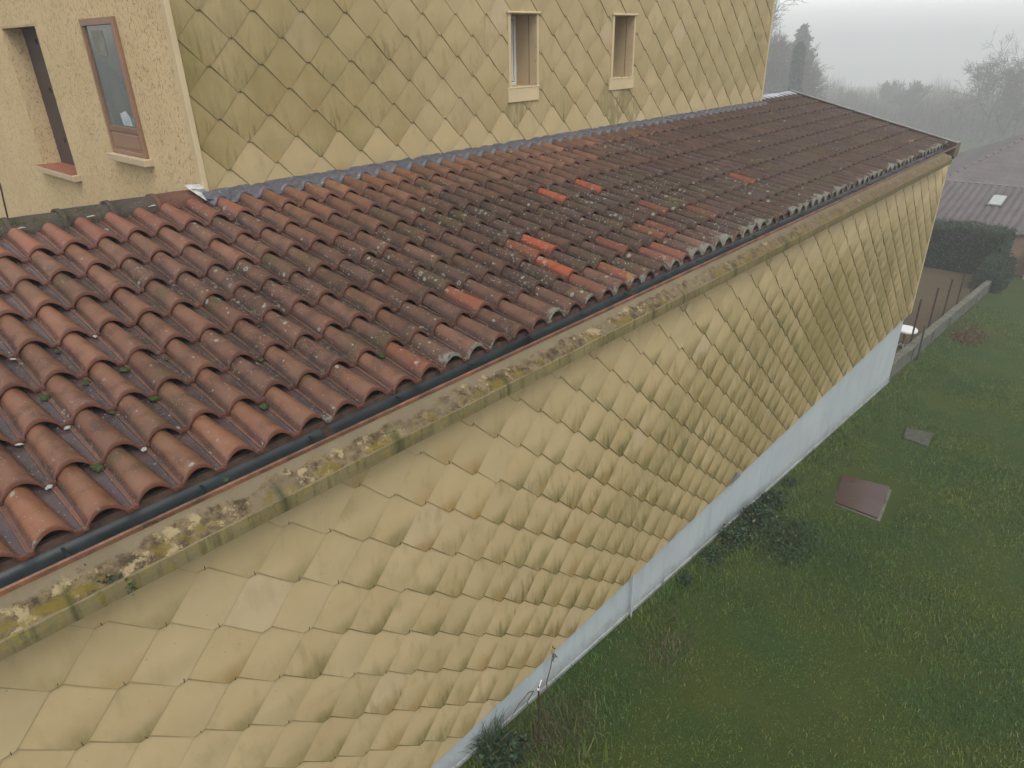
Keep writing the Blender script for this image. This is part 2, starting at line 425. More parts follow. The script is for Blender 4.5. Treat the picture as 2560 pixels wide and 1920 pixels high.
CONC = simple('mossy_concrete', (.125, .125, .095), .9, .2, 0., .45, 5., .6)
CONC2 = simple('grey_concrete', (.115, .115, .095), .9, .2, 0., .35, 6., .6)
RUST = simple('rusty_iron', (.055, .032, .021), .8, .3, .2, .35, 20.)
FOUNDM = simple('house_core', (.4, .33, .22), .9, .2)
NWALL = simple('neighbour_render', (.42, .27, .19), .85, .2, 0., .15, 2.)
BOARD = simple('weathered_boards', (.34, .27, .18), .85, .2, 0., .25, 6.)
PINK = simple('twig_bark', (.45, .36, .20), .8, .2)
STONE = simple('pebble', (.33, .36, .33), .9, .2, 0., .3, 60.)
def glass_mat():
    g = G('window_glass'); g.put(g.b.inputs['Alpha'], 1.)
    n = g.noise(3., 2.)
    c = g.mix(g.rng(n, .3, .7), (.085, .095, .085), (.13, .14, .12)); return g.fin(c, .06, .8)
GLASS = glass_mat()
def wet_plate():
    g = G('wet_rusty_plate'); n = g.noise(5., 4.); n2 = g.noise(1.2, 1.)
    c = g.mix(g.rng(n, .3, .7), (.042, .015, .010), (.060, .023, .015)); g.bump(g.noise(2.2, 2.), .08, .02)
    return g.fin(c, g.rng(n2, .4, .6, .16, .34), .7)
PLATE = wet_plate()

# ------------------------------------------------------------------ ground
GZ0, GS = -5.214, -0.0911
def gz(x, y=0.):
    xx = max(-6., min(x, 34.)) + max(0., min(x, 260.) - 34.) * .75
    return GZ0 + GS * xx
def ground_sheet():
    xs = np.concatenate([np.arange(-12, 2, 1.), np.arange(2, 22, .25), np.arange(22, 40, 1.), np.arange(40, 401, 9.)])
    ys = np.concatenate([np.arange(-200, -7, 8.), np.arange(-8, 4.1, .25), np.arange(5, 20, 1.), np.arange(20, 201, 9.)])
    V = []
    for y in ys:
        for x in xs:
            b = 0.
            if 0 < x < 22 and -8 < y < 2.7: b = (mnoise.noise(Vector((x * 1.2, y * 1.2, 0))) * .035 + mnoise.noise(Vector((x * .4, y * .4, 3))) * .05) * min(1, (2.7 - y) / .8)
            V.append((x, y, gz(x, y) + b))
    nx = len(xs)
    F = [(j * nx + i, j * nx + i + 1, (j + 1) * nx + i + 1, (j + 1) * nx + i) for j in range(len(ys) - 1) for i in range(nx - 1)]
    o = mesh_obj('lawn_ground', V, F, GROUND, smooth=True)
    tag(o, 'dark green lawn sloping gently away beside the house', 'ground', kind='structure')
ground_sheet()
# bare soil bed beyond the low wall
V = []; F = []
xs = np.arange(14.6, 29.6, .5); ys = np.arange(3.0, 12.1, .5)
for y in ys:
    for x in xs: V.append((x, y, gz(x) + .02 + .03 * mnoise.noise(Vector((x, y, 1)))))
nx = len(xs)
F = [(j * nx + i, j * nx + i + 1, (j + 1) * nx + i + 1, (j + 1) * nx + i) for j in range(len(ys) - 1) for i in range(nx - 1)]
tag(mesh_obj('soil_bed', V, F, SOIL, smooth=True), 'bare brown soil yard behind the low concrete wall', 'soil', kind='structure')

# ------------------------------------------------------------------ the house
DL, DU = 2.88, 5.90
XC = 2.643
SL = 0.2493; EY = 2.976; EZ = -1.855; GA = 0.3462; TW = 0.21; EX = 0.5135
def rz(y): return EZ + SL * (y - EY)
house = empty('house', (7., 6., -5.8), 'house with cream diamond shingle walls and a low red clay tile roof', 'house')

def clip(poly, nx_, nz_, d):
    # keep nx*x+nz*z >= d
    out = []; k = len(poly)
    for i in range(k):
        a, b = poly[i], poly[(i + 1) % k]
        da = nx_ * a[0] + nz_ * a[1] - d; db = nx_ * b[0] + nz_ * b[1] - d
        if da >= 0: out.append(a)
        if (da >= 0) != (db >= 0):
            t = da / (da - db); out.append((a[0] + (b[0] - a[0]) * t, a[1] + (b[1] - a[1]) * t))
    return out
def cliprect(poly, r):
    x0, x1, z0, z1 = r
    for (a, b, d) in ((1, 0, x0), (-1, 0, -x1), (0, 1, z0), (0, -1, -z1)):
        poly = clip(poly, a, b, d)
        if len(poly) < 3: return []
    return poly

cm = lambda x: 0.
def shingles(name, y, x0, z0, a, b, bounds, rects, grimef, heavyf, W_=.034, thick=0.):
    V = []; F = []; LUV = []; R3 = []; RIM = []; HV = []; MI = []
    i0 = int((bounds[0] - x0) / a) - 2; i1 = int((bounds[1] - x0) / a) + 2
    j0 = int((z0 - bounds[3]) / b) - 1; j1 = int((z0 - bounds[2]) / b) + 3
    CUT = 0.
    for j in range(j0, j1):
        for i in range(i0, i1):
            if (i + j) % 2: continue
            jx, jz = random.gauss(0, .0018), random.gauss(0, .0018)
            tx, tz = x0 + i * a + jx, z0 - j * b + jz
            if tx < bounds[0] - a or tx > bounds[1] + a or tz > bounds[3] or tz + 2 * b < bounds[2]: continue
            r3 = (random.random(), random.random(), random.random())
            gr = grimef(tx, tz + b, r3); hv = heavyf(tx, tz + b)
            tip = .0078 + thick + random.random() * .0025; camb = random.uniform(.002, .0055) * (1 + cm(tx)); tw = random.gauss(0, .0012); tw2 = random.gauss(0, .0014)
            key = {}
            def vert(x, z, back=0, rim=0.):
                k = (round(x, 5), round(z, 5), back, rim)
                if k in key: return key[k]
                dx, dz = x - tx, z - tz
                s = (dz / b - dx / a) / 2; t = (dz / b + dx / a) / 2
                off = tip * (1 - min(1., (s + t) / 2)) + camb * math.sin(math.pi * min(1, max(0, s))) * math.sin(math.pi * min(1, max(0, t))) + .0015
                off += tw * (s - t) * (1 - (s + t) / 2) + tw2 * math.sin(4 * s + 5 * t + r3[0] * 6)
                off = max(off, .0008)
                if back: off = -.002
                V.append((x, y - off, z)); LUV.append((s - t, (s + t) / 2, gr)); R3.append(r3); RIM.append(rim); HV.append(hv)
                key[k] = len(V) - 1; return key[k]
            def hw(q):
                if q <= b: return W_ / 2 + (a - W_) * q / b
                return max(W_ / 2, a - W_ / 2 - (a - W_) * (q - b) / b) + .014
            zs = [0, .006, .1 * b, .3 * b, .55 * b, .8 * b, b, 1.02 * b, 1.3 * b, 1.65 * b, 2.06 * b]; ms = [-1, -.94, -.6, -.2, .2, .6, .94, 1]
            for p in range(len(zs) - 1):
                for q in range(len(ms) - 1):
                    poly = [(tx + ms[q] * hw(zs[p]), tz + zs[p]), (tx + ms[q + 1] * hw(zs[p]), tz + zs[p]), (tx + ms[q + 1] * hw(zs[p + 1]), tz + zs[p + 1]), (tx + ms[q] * hw(zs[p + 1]), tz + zs[p + 1])]
                    for r in rects:
                        pr = cliprect(poly, r)
                        if len(pr) >= 3: F.append([vert(*pp, 0, 1. if (q == 0 or p == 0) and zs[p] < b else 0.) for pp in pr]); MI.append(0)
            def rim_seg(A, B):
                n = 5
                for k in range(n):
                    p0 = (A[0] + (B[0] - A[0]) * k / n, A[1] + (B[1] - A[1]) * k / n); p1 = (A[0] + (B[0] - A[0]) * (k + 1) / n, A[1] + (B[1] - A[1]) * (k + 1) / n)
                    mid = ((p0[0] + p1[0]) / 2, (p0[1] + p1[1]) / 2)
                    if any(r[0] <= mid[0] <= r[1] and r[2] <= mid[1] <= r[3] for r in rects):
                        F.append([vert(*p0, 0, 1.5), vert(*p0, 1, 1.), vert(*p1, 1, 1.), vert(*p1, 0, 1.5)]); MI.append(0)
            rim_seg((tx - hw(b), tz + b), (tx - W_ / 2, tz)); rim_seg((tx - W_ / 2, tz), (tx + W_ / 2, tz)); rim_seg((tx + W_ / 2, tz), (tx + hw(b), tz + b))
            # hook at the tip
            if any(r[0] + .02 <= tx <= r[1] - .02 and r[2] + .02 <= tz + CUT <= r[3] - .05 for r in rects):
                nb = len(V); hx = tx + W_ * .22 + random.gauss(0, .003); h = .016 + random.random() * .010; lean = random.gauss(0, .004)
                for (xx, yy, zz) in ((-.0013, -.001, -.004), (.0013, -.001, -.004), (.0013, -.0020, h), (-.0013, -.0020, h), (-.0022, .010, -.006), (.0022, .010, -.006), (.0022, .008, h), (-.0022, .008, h)):
                    V.append((hx + xx + (lean if zz > 0 else 0), y - tip + yy - .001, tz + CUT + zz)); LUV.append((0, 0, 0)); R3.append(r3); RIM.append(0); HV.append(0)
                for f in ((0,1,2,3),(0,4,5,1),(3,2,6,7),(0,3,7,4),(1,5,6,2)): F.append([nb + q for q in f]); MI.append(1)
    o = mesh_obj(name, V, F, [CLAD, RUST], house, {'luv': np.array(LUV), 'rnd3': np.array(R3), 'rim': RIM, 'heavy': HV}, smooth=True, midx=MI)
    return o

def lerp(a, b, t): t = max(0, min(1, t)); return a + (b - a) * t
def grime_low(x, z, r):
    d = (-2.35 - z)
    g_ = lerp(.12, 1.0, (x - 1.0) / 6.0) * lerp(.10, 1., d / .75) + .10 * max(0, d) + random.gauss(0, .10)
    if z < -4.9 and r[2] < .4: g_ *= .5
    if z > -2.40: g_ *= .25
    return max(0, min(1.1, g_))
def heavy_low(x, z):
    h = 0.
    for (cx, cz, r, s) in ((5.6, -3.75, .8, .55), (4.8, -4.1, .7, .45), (7.4, -3.7, 1.2, .45), (9.6, -3.7, 1.4, .4), (11.6, -3.6, 1.6, .4)):
        h = max(h, s * max(0, 1 - math.hypot(x - cx, z - cz) / r))
    return h
cm = lambda x: lerp(0, 1.6, (x - 2.5) / 6)
clad = shingles('side_cladding', DL, 2.036, -2.446, .2306, .1884, (-3.0, 15.05, -5.06, -2.03), [(-3.0, 15.05, -5.055, -2.03)], grime_low, heavy_low, W_=.046, thick=.0008)
cm = lambda x: .2
W3 = (6.505, 6.962, -.478, .282); W4 = (8.560, 9.030, -.470, .282)
AP3 = (6.437, 6.990, -.640, -.478); AP4 = (8.49, 9.08, -.620, -.470)
def grime_up(x, z, r):
    g_ = lerp(.95, .42, (x - 2.6) / 3.0) + lerp(0, .25, (x - 9) / 4) + random.gauss(0, .06)
    if z < -.92: g_ *= .45
    if z > .2: g_ *= .9
    return max(0, min(1., g_))
def heavy_up(x, z):
    h = 0.
    for (cx, cz, rx_, rz_, s) in ((6.55, -.80, .16, .22, .8), (6.93, -.76, .10, .22, .7), (8.60, -.86, .25, .25, .95), (8.98, -.84, .24, .26, 1.0), (2.85, -.1, .2, .3, .35), (2.95, .2, .25, .3, .3), (6.15, .0, .2, .3, .25)):
        h = max(h, s * max(0, 1 - max(abs(x - cx) / rx_, abs(z - cz) / rz_)) ** .5)
    return h
TOPZ = 2.0; BZ = -1.092
def holes(x0, x1, z0, z1, hs):
    # split rect minus holes along x
    out = []; cur = x0
    for (a, b, c, d) in hs:
        out.append((cur, a, z0, z1)); out.append((a, b, z0, c)); out.append((a, b, d, z1)); cur = b
    out.append((cur, x1, z0, z1)); return out
H3 = (W3[0], W3[1], W3[2], W3[3]); H4 = (W4[0], W4[1], W4[2], W4[3])
up = shingles('upper_cladding', DU, 3.12, .071, .2308, .2007, (XC + .03, 13.46, BZ, TOPZ), holes(XC + .03, 13.46, BZ, TOPZ, [H3, H4]), grime_up, heavy_up)

# backing walls
b = MB()
b.box((-3.0, DL + .004, -5.06), (15.04, DL + .12, -2.05))
b.build('side_wall', FOUNDM, house)
b = MB(); 
for (x0, x1, z0, z1) in holes(XC + .02, 13.455, BZ - 1.2, TOPZ, [(h[0] - .021, h[1] + .021, h[2] - .021, h[3] + .021) for h in (H3, H4)]): b.box((x0, DU + .004, z0), (x1, DU + .12, z1))
b.box((13.33, DU + .12, -2.), (13.455, 13., TOPZ)); b.box((XC + .05, 12.9, -5.), (13.33, 13., TOPZ))
b.build('upper_wall', FOUNDM, house)
b = MB(); b.box((XC - .1, DU - .1, TOPZ + .004), (13.6, 13.2, TOPZ + .12)); b.build('upper_roof', ZINC, house)
# far end wall and rear wall of the low wing
b = MB()
b.add([(15.0, DL + .12, -6.9), (15.0, 9.2, -6.9), (15.0, 9.2, -1.95), (15.0, 6.1, rz(6.1) - .06), (15.0, DL + .12, rz(2.99) - .08),
       (14.88, DL + .12, -6.9), (14.88, 9.2, -6.9), (14.88, 9.2, -1.95), (14.88, 6.1, rz(6.1) - .06), (14.88, DL + .12, rz(2.99) - .08)],
      [(0, 1, 2, 3, 4), (9, 8, 7, 6, 5), (0, 5, 6, 1), (1, 6, 7, 2), (2, 7, 8, 3), (3, 8, 9, 4), (4, 9, 5, 0)])
b.box((-3, 9.1, -6.9), (14.88, 9.2, -1.95))
b.build('end_wall', FOUNDM, house)
# corner trims
b = MB(); b.box((15.035, DL - .022, -5.06), (15.075, DL + .125, -2.05)); b.build('corner_trim', TRIM, house, bevel=.004)
b = MB(); b.box((13.45, DU - .030, BZ), (13.485, DU + .125, TOPZ - .003)); b.build('corner_trim', TRIM, house, bevel=.004)
b = MB(); b.box((XC - .012, DU - .024, BZ - .02), (XC + .034, DU + .05, TOPZ - .003)); b.build('corner_trim', TRIM, house, bevel=.006)
# plinth, following the ground below
b = MB(); n = 60
for i in range(n):
    x0 = -3 + 17.90 * i / n; x1 = -3 + 17.90 * (i + 1) / n
    pass
V = []; F = []
for i in range(n + 1):
    x = -3 + 17.88 * i / n
    for (yy, zz) in ((2.925, -5.05), (2.925, gz(x) + .045), (2.912, gz(x) + .038), (2.905, gz(x) - .3), (3.1, gz(x) - .3), (3.1, -5.05)): V.append((x, yy, zz))
for i in range(n):
    for j in range(5): a0 = i * 6 + j; F.append((a0, a0 + 1, a0 + 7, a0 + 6))
F.append(tuple(n * 6 + j for j in range(6)))
mesh_obj('plinth', V, F, PLIN, house)
# lifted grey shingle corner at the foot of the cladding
b = MB(); b.add([(7.12, DL - .022, -5.075), (7.30, DL - .026, -4.93), (7.42, DL - .022, -5.06), (7.12, DL - .018, -5.075), (7.30, DL - .022, -4.93), (7.42, DL - .018, -5.06)], [(0, 1, 2), (5, 4, 3), (0, 3, 4, 1), (1, 4, 5, 2), (2, 5, 3, 0)])
b.build('patch_plate', simple('bare_grey_plate', (.20, .21, .20), .6), house)

# cornice
V = []; F = []; LED = []
n = 620; x0c, x1c = -3.0, 14.47
prof = [(3.0, -1.930, -.2), (2.866, -1.884, 0.), (2.84, -1.896, .22), (2.81, -1.915, .42), (2.785, -1.931, .60), (2.765, -1.944, .76), (2.742, -1.960, .90), (2.724, -1.974, 1.0), (2.716, -1.984, 1.12), (2.714, -2.022, 1.5), (2.716, -2.060, 2.0), (2.726, -2.068, 2.), (2.885, -2.075, 2.)]
for i in range(n + 1):
    x = x0c + (x1c - x0c) * i / n
    wear = max(0, mnoise.noise(Vector((x * 1.9, 2, 0))) + .25)
    for (yy, zz, l) in prof:
        j1 = mnoise.noise(Vector((x * 9, yy * 30, 1))); j2 = mnoise.noise(Vector((x * 26, yy * 60, 5)))
        dz = dy = 0
        if .4 < l < 1.05: dz = -abs(j1) * .011 * (.3 + wear * 1.3) + j2 * .0035
        if 0.9 < l < 2.: dy = max(0, j1) * .009 * (.2 + wear) + j2 * .002
        if l == 1.0: dz -= max(0, j1) * .008
        V.append((x, yy + dy, zz + dz)); LED.append(l)
k = len(prof)
for i in range(n):
    for j in range(k - 1): a0 = i * k + j; F.append((a0, a0 + 1, a0 + k + 1, a0 + k))
F.append(tuple(n * k + j for j in range(k)))
mesh_obj('cornice', V, F, CORN, house, {'led': LED})

# gutter: half round lining with copper coloured front lip
gc, gzc, gr_ = 2.935, -1.862, .072
prof = [(gc + gr_ * math.cos(t), gzc + gr_ * .62 * math.sin(t)) for t in np.linspace(math.pi * 1.0, math.pi * 2.0, 15)]
inner = [(gc + (gr_ - .005) * math.cos(t), gzc + (gr_ - .005) * .62 * math.sin(t)) for t in np.linspace(math.pi * 2.0, math.pi * 1.0, 15)]
b = MB(); b.prism_x([(y_, z_) for y_, z_ in prof] + inner, -3.0, 15.36, 40)
gut = b.build('gutter', GUTT, house, smooth=True)
b = MB()
for i in range(40):
    xx = -3 + 18.34 * i / 40
lipprof = [(gc - gr_ - .006, gzc - .026), (gc - gr_ - .008, gzc - .004), (gc - gr_ - .003, gzc + .003), (gc - gr_ + .004, gzc + .001), (gc - gr_ + .005, gzc - .006), (gc - gr_ - .002, gzc - .026)]
b.prism_x(lipprof, -3.0, 15.37, 1); b.build('gutter_lip', COPP, gut, smooth=False)
for k_ in range(30):
    xg = -2.6 + k_ * .60
    b = MB(); b.box((xg, gc - gr_ + .006, gzc - .010), (xg + .014, gc - gr_ + .10, gzc - .004))
    b.build('gutter_bracket', GUTT, gut)
for xg in (-1.4, 1.7, 4.7, 7.7, 10.7, 13.7):
    jj = [(gc + (gr_ - .007) * math.cos(t), gzc + (gr_ - .007) * .62 * math.sin(t)) for t in np.linspace(math.pi * 1.02, math.pi * 1.98, 15)]
    jo = [(gc + (gr_ - .0045) * math.cos(t), gzc + (gr_ - .0045) * .62 * math.sin(t)) for t in np.linspace(math.pi * 1.98, math.pi * 1.02, 15)]
    b = MB(); b.prism_x(jj + jo, xg, xg + .05); b.build('gutter_joint', RUST, gut)
b = MB(); b.box((-3, 2.998, -1.99), (15.0, 3.03, -1.838)); b.build('eave_board', simple('eave_filler', (.085, .052, .038), .9, .2, 0., .5, 15.), house)

# ------------------------------------------------------------------ roof tiles (one part; one mesh)
NEW = {(19, 2): 1., (18, 1): 1., (26, 4): .0, (26, 3): 0., (24, 4): .95, (27, 4): .85, (38, 2): .6, (13, 1): .6, (9, 0): .35, (18, 2): .45,
       (28, 2): .35, (26, 1): .35, (22, 1): .35, (24, 0): .4, (25, 1): .35, (20, 0): .55, (30, 1): .25, (23, 0): .35, (18, 0): .25}
def roof_mesh():
    V = []; F = []; A = {k: [] for k in ('rnd', 'wea', 'fresh', 'eav', 'pan', 'lip')}
    us_roll = np.linspace(0, 1, 15)
    for c in range(-17, 71):
        for r in range(0, 9):
            xa = EX + c * TW; ya = EY + r * GA
            if xa > 15.16: continue
            if r == 8 and xa < 13.40: continue
            if r >= 8 and xa < 13.40: continue
            jx, jr, jy, jz = random.gauss(0, .0022), random.gauss(0, .010), random.gauss(0, .004), random.gauss(0, .0012)
            ln = .42
            if r == 7: ln = .40 if xa < XC - .2 else .52
            if r == 8: ln = .40
            rnd = random.random()
            if random.random() < .10: rnd = min(1, rnd + .4)
            yc = ya + .17
            # weathering: clay red at the near left end and along the top, dark brown elsewhere
            we = lerp(.12, 1.05, (xa - .2) / 5.0)
            top = lerp(0, 1, (yc - 4.6) / .9)
            we = we * (1 - top * lerp(.80, .0, (xa - 6.5) / 3.5))
            if r == 0 and xa < 6.5: we *= .62
            we = max(0, min(1, we + random.gauss(0, .10)))
            fr = NEW.get((c, r), 0.)
            if r == 7 and xa < XC: fr = max(fr, .35)
            # stations along the tile: y from the front edge backwards
            st = [(-.000, .001, .0), (.003, .0045, 1.), (.010, .0045, 1.), (.0135, -.002, 1.), (.020, .0, 1.), (.11, 0, 1.), (.25, 0, 1.), (ln, 0, 1.)]
            rowsV = []
            for (sy, dz, _) in st:
                t = 1 - min(1, sy / GA) ; tt = 1 - sy / .42
                ufoot = .005 + .012 * (1 - tt); uend = .130 + .042 * tt
                h = .056 + .010 * tt
                row = []
                y_ = ya + sy + jy
                zb = rz(y_) + lerp(.024, .017, (xa - 4) / 5) * (1 - sy / GA) + jz + dz
                pts = []
                for s in us_roll:
                    uu = ufoot + (uend - ufoot) * s
                    hh = h * (max(0, math.sin(math.pi * s)) ** .72)
                    pts.append((uu, hh, 0. if .14 < s < .86 else .6))  # roll feet take part of the painted pan shade
                pts += [(uend + .008, -.0025, 1.), (.185, -.004, 1.), (.1975, -.003, 1.), (.1995, .0045, .0), (.2035, .0045, .0), (.2055, .0, .4), (.224, -.001, .8)]
                for (uu, hh, pn) in pts:
                    hh2 = hh - (.004 if sy == 0 else 0)
                    V.append((xa + uu + jx + jr * (sy - .1), y_, zb + hh2)); row.append(len(V) - 1)
                    A['rnd'].append(rnd); A['wea'].append(we); A['fresh'].append(fr)
                    ev = 0.
                    if r == 0: ev = max(0, 1 - sy / .19) * (lerp(.34, .90, (xa - 1) / 7.) * (.7 + .6 * rnd))
                    elif r == 1 and xa > 7: ev = max(0, .35 - sy)
                    A['eav'].append(ev); A['pan'].append(pn); A['lip'].append(1. if sy < .009 else 0.)
                rowsV.append(row)
            k = len(rowsV[0])
            for i in range(len(rowsV) - 1):
                for j in range(k - 1):
                    F.append((rowsV[i][j], rowsV[i][j + 1], rowsV[i + 1][j + 1], rowsV[i + 1][j]))
            # front edge thickness, then the underside going back
            def ring(dy, dzz):
                row = []
                for idx in rowsV[0]:
                    v = V[idx]; V.append((v[0], v[1] + dy, v[2] + dzz)); row.append(len(V) - 1)
                    for kk in A: A[kk].append(A[kk][idx] if kk != 'fresh' else A[kk][idx])
                return row
            r1 = ring(.001, -.016); r2 = ring(.012 if r else .10, -.016 - (0 if r else 0) + SL * .0)
            for ra, rb in ((r1, rowsV[0]), (r2, r1)):
                for j in range(k - 1): F.append((ra[j], ra[j + 1], rb[j + 1], rb[j]))
    o = mesh_obj('tiled_roof', V, F, TILE, house, A, smooth=True)
    me = o.data
    # sharp front edges
    return o
roof = roof_mesh()
em = roof.modifiers.new('edges', 'EDGE_SPLIT'); em.split_angle = R(55); em.use_edge_sharp = False

# roof underlay and the far slope
b = MB()
b.add([(-3.05, 3.0, rz(3.0) - .02), (15.15, 3.0, rz(3.0) - .02), (15.15, 6.08, rz(6.08) - .02), (-3.05, 6.08, rz(6.08) - .02),
       (15.15, 9.5, rz(6.08) - .02 - .853), (-3.05, 9.5, rz(6.08) - .02 - .853)], [(0, 1, 2, 3), (3, 2, 4, 5)])
b.build('roof_underlay', DARK, roof)
V = []; F = []; na = 0
def corrug(x0, x1, y0, z0, y1, z1, pitch, amp, rows=1):
    V = []; F = []; nX = int((x1 - x0) / pitch * 6)
    for q in range(rows + 1):
        t = q / rows; y_ = y0 + (y1 - y0) * t; z_ = z0 + (z1 - z0) * t
        for i in range(nX + 1):
            x = x0 + (x1 - x0) * i / nX; V.append((x, y_, z_ + amp * (.5 + .5 * math.cos(2 * math.pi * (x - x0) / pitch))))
    for q in range(rows):
        for i in range(nX): a0 = q * (nX + 1) + i; F.append((a0, a0 + 1, a0 + nX + 2, a0 + nX + 1))
    return V, F
for (xa, xb) in ((-3.05, XC - .02), (13.5, 15.2)):
    V, F = corrug(xa, xb, 6.10, rz(6.08) - .07, 9.5, rz(6.08) - .92, .21, .05, 10)
    nn = len(V); mesh_obj('rear_roof_slope', V, F, RIDGE, roof, {'rnd': np.full(nn, .5), 'wea': np.full(nn, .8)}, smooth=True)

# ridge tiles against the rendered gable (near) : each its own part
def ridge_tile(x0, x1, y, z, rad, wea, rnd, mat, parent, h=.85, name='ridge_tile'):
    V = []; F = []; rows = []
    st = [(x0, 1.10), (x0 + .035, 1.10), (x0 + .04, 1.02), ((x0 + x1) / 2, 1.0), (x1 + .03, .93)]
    nseg = 18
    for (x, k_) in st:
        row = []
        for j in range(nseg + 1):
            t = math.pi * (j / nseg); row.append(len(V)); V.append((x, y - rad * k_ * 1.05 * math.cos(t), z + rad * k_ * h * math.sin(t) - .02))
        rows.append(row)
    for k_ in (0,):
        row = []
        for j in rows[0]: row.append(len(V)); V.append((V[j][0] + .001, y + (V[j][1] - y) * .86, z + (V[j][2] - z) * .86 - .002))
        for j in range(nseg): F.append((row[j], row[j + 1], rows[0][j + 1], rows[0][j]))
    for i in range(len(rows) - 1):
        for j in range(nseg): F.append((rows[i][j], rows[i][j + 1], rows[i + 1][j + 1], rows[i + 1][j]))
    n_ = len(V)
    return mesh_obj(name, V, F, mat, parent, {'rnd': np.full(n_, rnd), 'wea': np.full(n_, wea)}, smooth=True)
def ridge_moss_mat():
    g = G('mossy_ridge_tile'); n = g.noise(7., 4., .65); n2 = g.noise(40., 4., .7); n3 = g.noise(18., 4., .7)
    w_ = g.attr('wea')
    c = g.mix(g.rng(n, .3, .7), (.085, .070, .050), (.055, .047, .040))
    c = g.mix(w_, (.135, .062, .042), c)
    mo = g.rng(g.add(n3, g.mul(g.sub(g.attr('rnd'), .5), .45)), .50, .60)
    c = g.mix(mo, c, g.mix(g.rng(n2, .4, .6), (.018, .026, .008), (.090, .105, .018)))
    c = g.mix(g.rng(g.noise(85., 2.), .64, .68, 0., .6), c, (.25, .25, .2))
    g.bump(g.add(g.mul(mo, .8), n2), .7, .012)
    return g.fin(c, .9, .2)
RM = ridge_moss_mat()
joints = [-1.6, -1.25, -.9, -.55, -.2, .15, .50, .85, 1.185, 1.53, 1.875, 2.22, 2.60]
for i in range(len(joints) - 1):
    x0r, x1r = joints[i], joints[i + 1] - .0
    near = joints[i] > 2.1
    o = ridge_tile(x0r, x1r, 5.965, -1.143 + random.gauss(0, .003), .130, .0 if near else .95, .1 if near else (.80 if i < 7 else (.62 if i == 7 else (.42 if i < 10 else .15))), RM, roof)
    if near: o['label'] = 'reddish brown ridge tile without moss'
b = MB()
for i in range(60):
    pass
b.box((-3, 5.855, rz(5.85) - .02), (2.60, 6.0, rz(5.85) + .035)); b.build('ridge_mortar', simple('ridge_mortar', (.10, .085, .07), .9, .2, 0., .5, 14., .6), roof)
for i in range(3):
    xm = 1.22 + i * .45 + random.uniform(-.08, .08)
    b = MB(); b.tube([(xm, 5.842, rz(5.84) + .028), (xm + .045, 5.84, rz(5.84) + .032), (xm + .06, 5.842, rz(5.84) + .027)], [.003, .006, .003], 6)
    b.build('mortar_crumb', simple('pale_mortar', (.42, .38, .32), .9) if i == 0 else bpy.data.materials['pale_mortar'], roof)
# white mortar fillet at the corner
b = MB(); b.add([(2.50, 5.86, -1.03), (2.62, 5.84, -1.045), (2.66, 5.86, -1.10), (2.60, 5.80, -1.135), (2.50, 5.93, -1.005), (2.655, 5.95, -1.02)], [(0, 3, 2, 1), (0, 1, 5, 4), (1, 2, 5)])
b.build('mortar_fillet', simple('white_mortar', (.50, .50, .48), .8, .2, 0., .3, 20.), roof)
# far pale ridge caps
for i, (a0, a1) in enumerate(((13.46, 13.98), (13.96, 14.50), (14.48, 15.05), (15.03, 15.33))):
    b = MB(); z_ = rz(6.1) + .060 + .004 * (i % 2)
    b.add([(a0, 5.93, z_ - .045), (a1, 5.93, z_ - .045), (a1, 6.10, z_), (a0, 6.10, z_), (a1, 6.28, z_ - .05), (a0, 6.28, z_ - .05), (a0, 5.93, z_ - .062), (a1, 5.93, z_ - .062)], [(0, 1, 2, 3), (3, 2, 4, 5), (6, 7, 1, 0)])
    b.build('ridge_cap', ZINC, roof)
# verge trim at the far end
b = MB(); yA, yB = 2.86, 6.12
def vbox(x0, x1, ya, yb, lo, hi):
    b.add([(x0, ya, rz(ya) + lo), (x1, ya, rz(ya) + lo), (x1, yb, rz(yb) + lo), (x0, yb, rz(yb) + lo), (x0, ya, rz(ya) + hi), (x1, ya, rz(ya) + hi), (x1, yb, rz(yb) + hi), (x0, yb, rz(yb) + hi)],
          [(0,3,2,1),(4,5,6,7),(0,1,5,4),(1,2,6,5),(2,3,7,6),(3,0,4,7)])
vbox(15.30, 15.36, yA, yB, -.17, .066)
b.add([(15.36, 2.862, -2.10), (15.62, 2.862, -2.085), (15.67, 2.862, -1.835), (15.36, 2.862, -1.83), (15.36, 2.90, -2.10), (15.62, 2.90, -2.085), (15.67, 2.90, -1.835), (15.36, 2.90, -1.83)], [(0,1,2,3),(7,6,5,4),(3,2,6,7),(1,5,6,2),(0,4,5,1)])
ver = b.build('verge_board', VERGE, roof)
b = MB(); vbox(15.285, 15.375, yA - .01, yB, .068, .084); b.add([(15.36, 2.855, -1.828), (15.68, 2.855, -1.833), (15.68, 2.91, -1.833), (15.36, 2.91, -1.828), (15.36, 2.855, -1.818), (15.68, 2.855, -1.823), (15.68, 2.91, -1.823), (15.36, 2.91, -1.818)], [(0,1,5,4),(4,5,6,7),(1,2,6,5)])
b.build('verge_edge', VEDGE, ver)

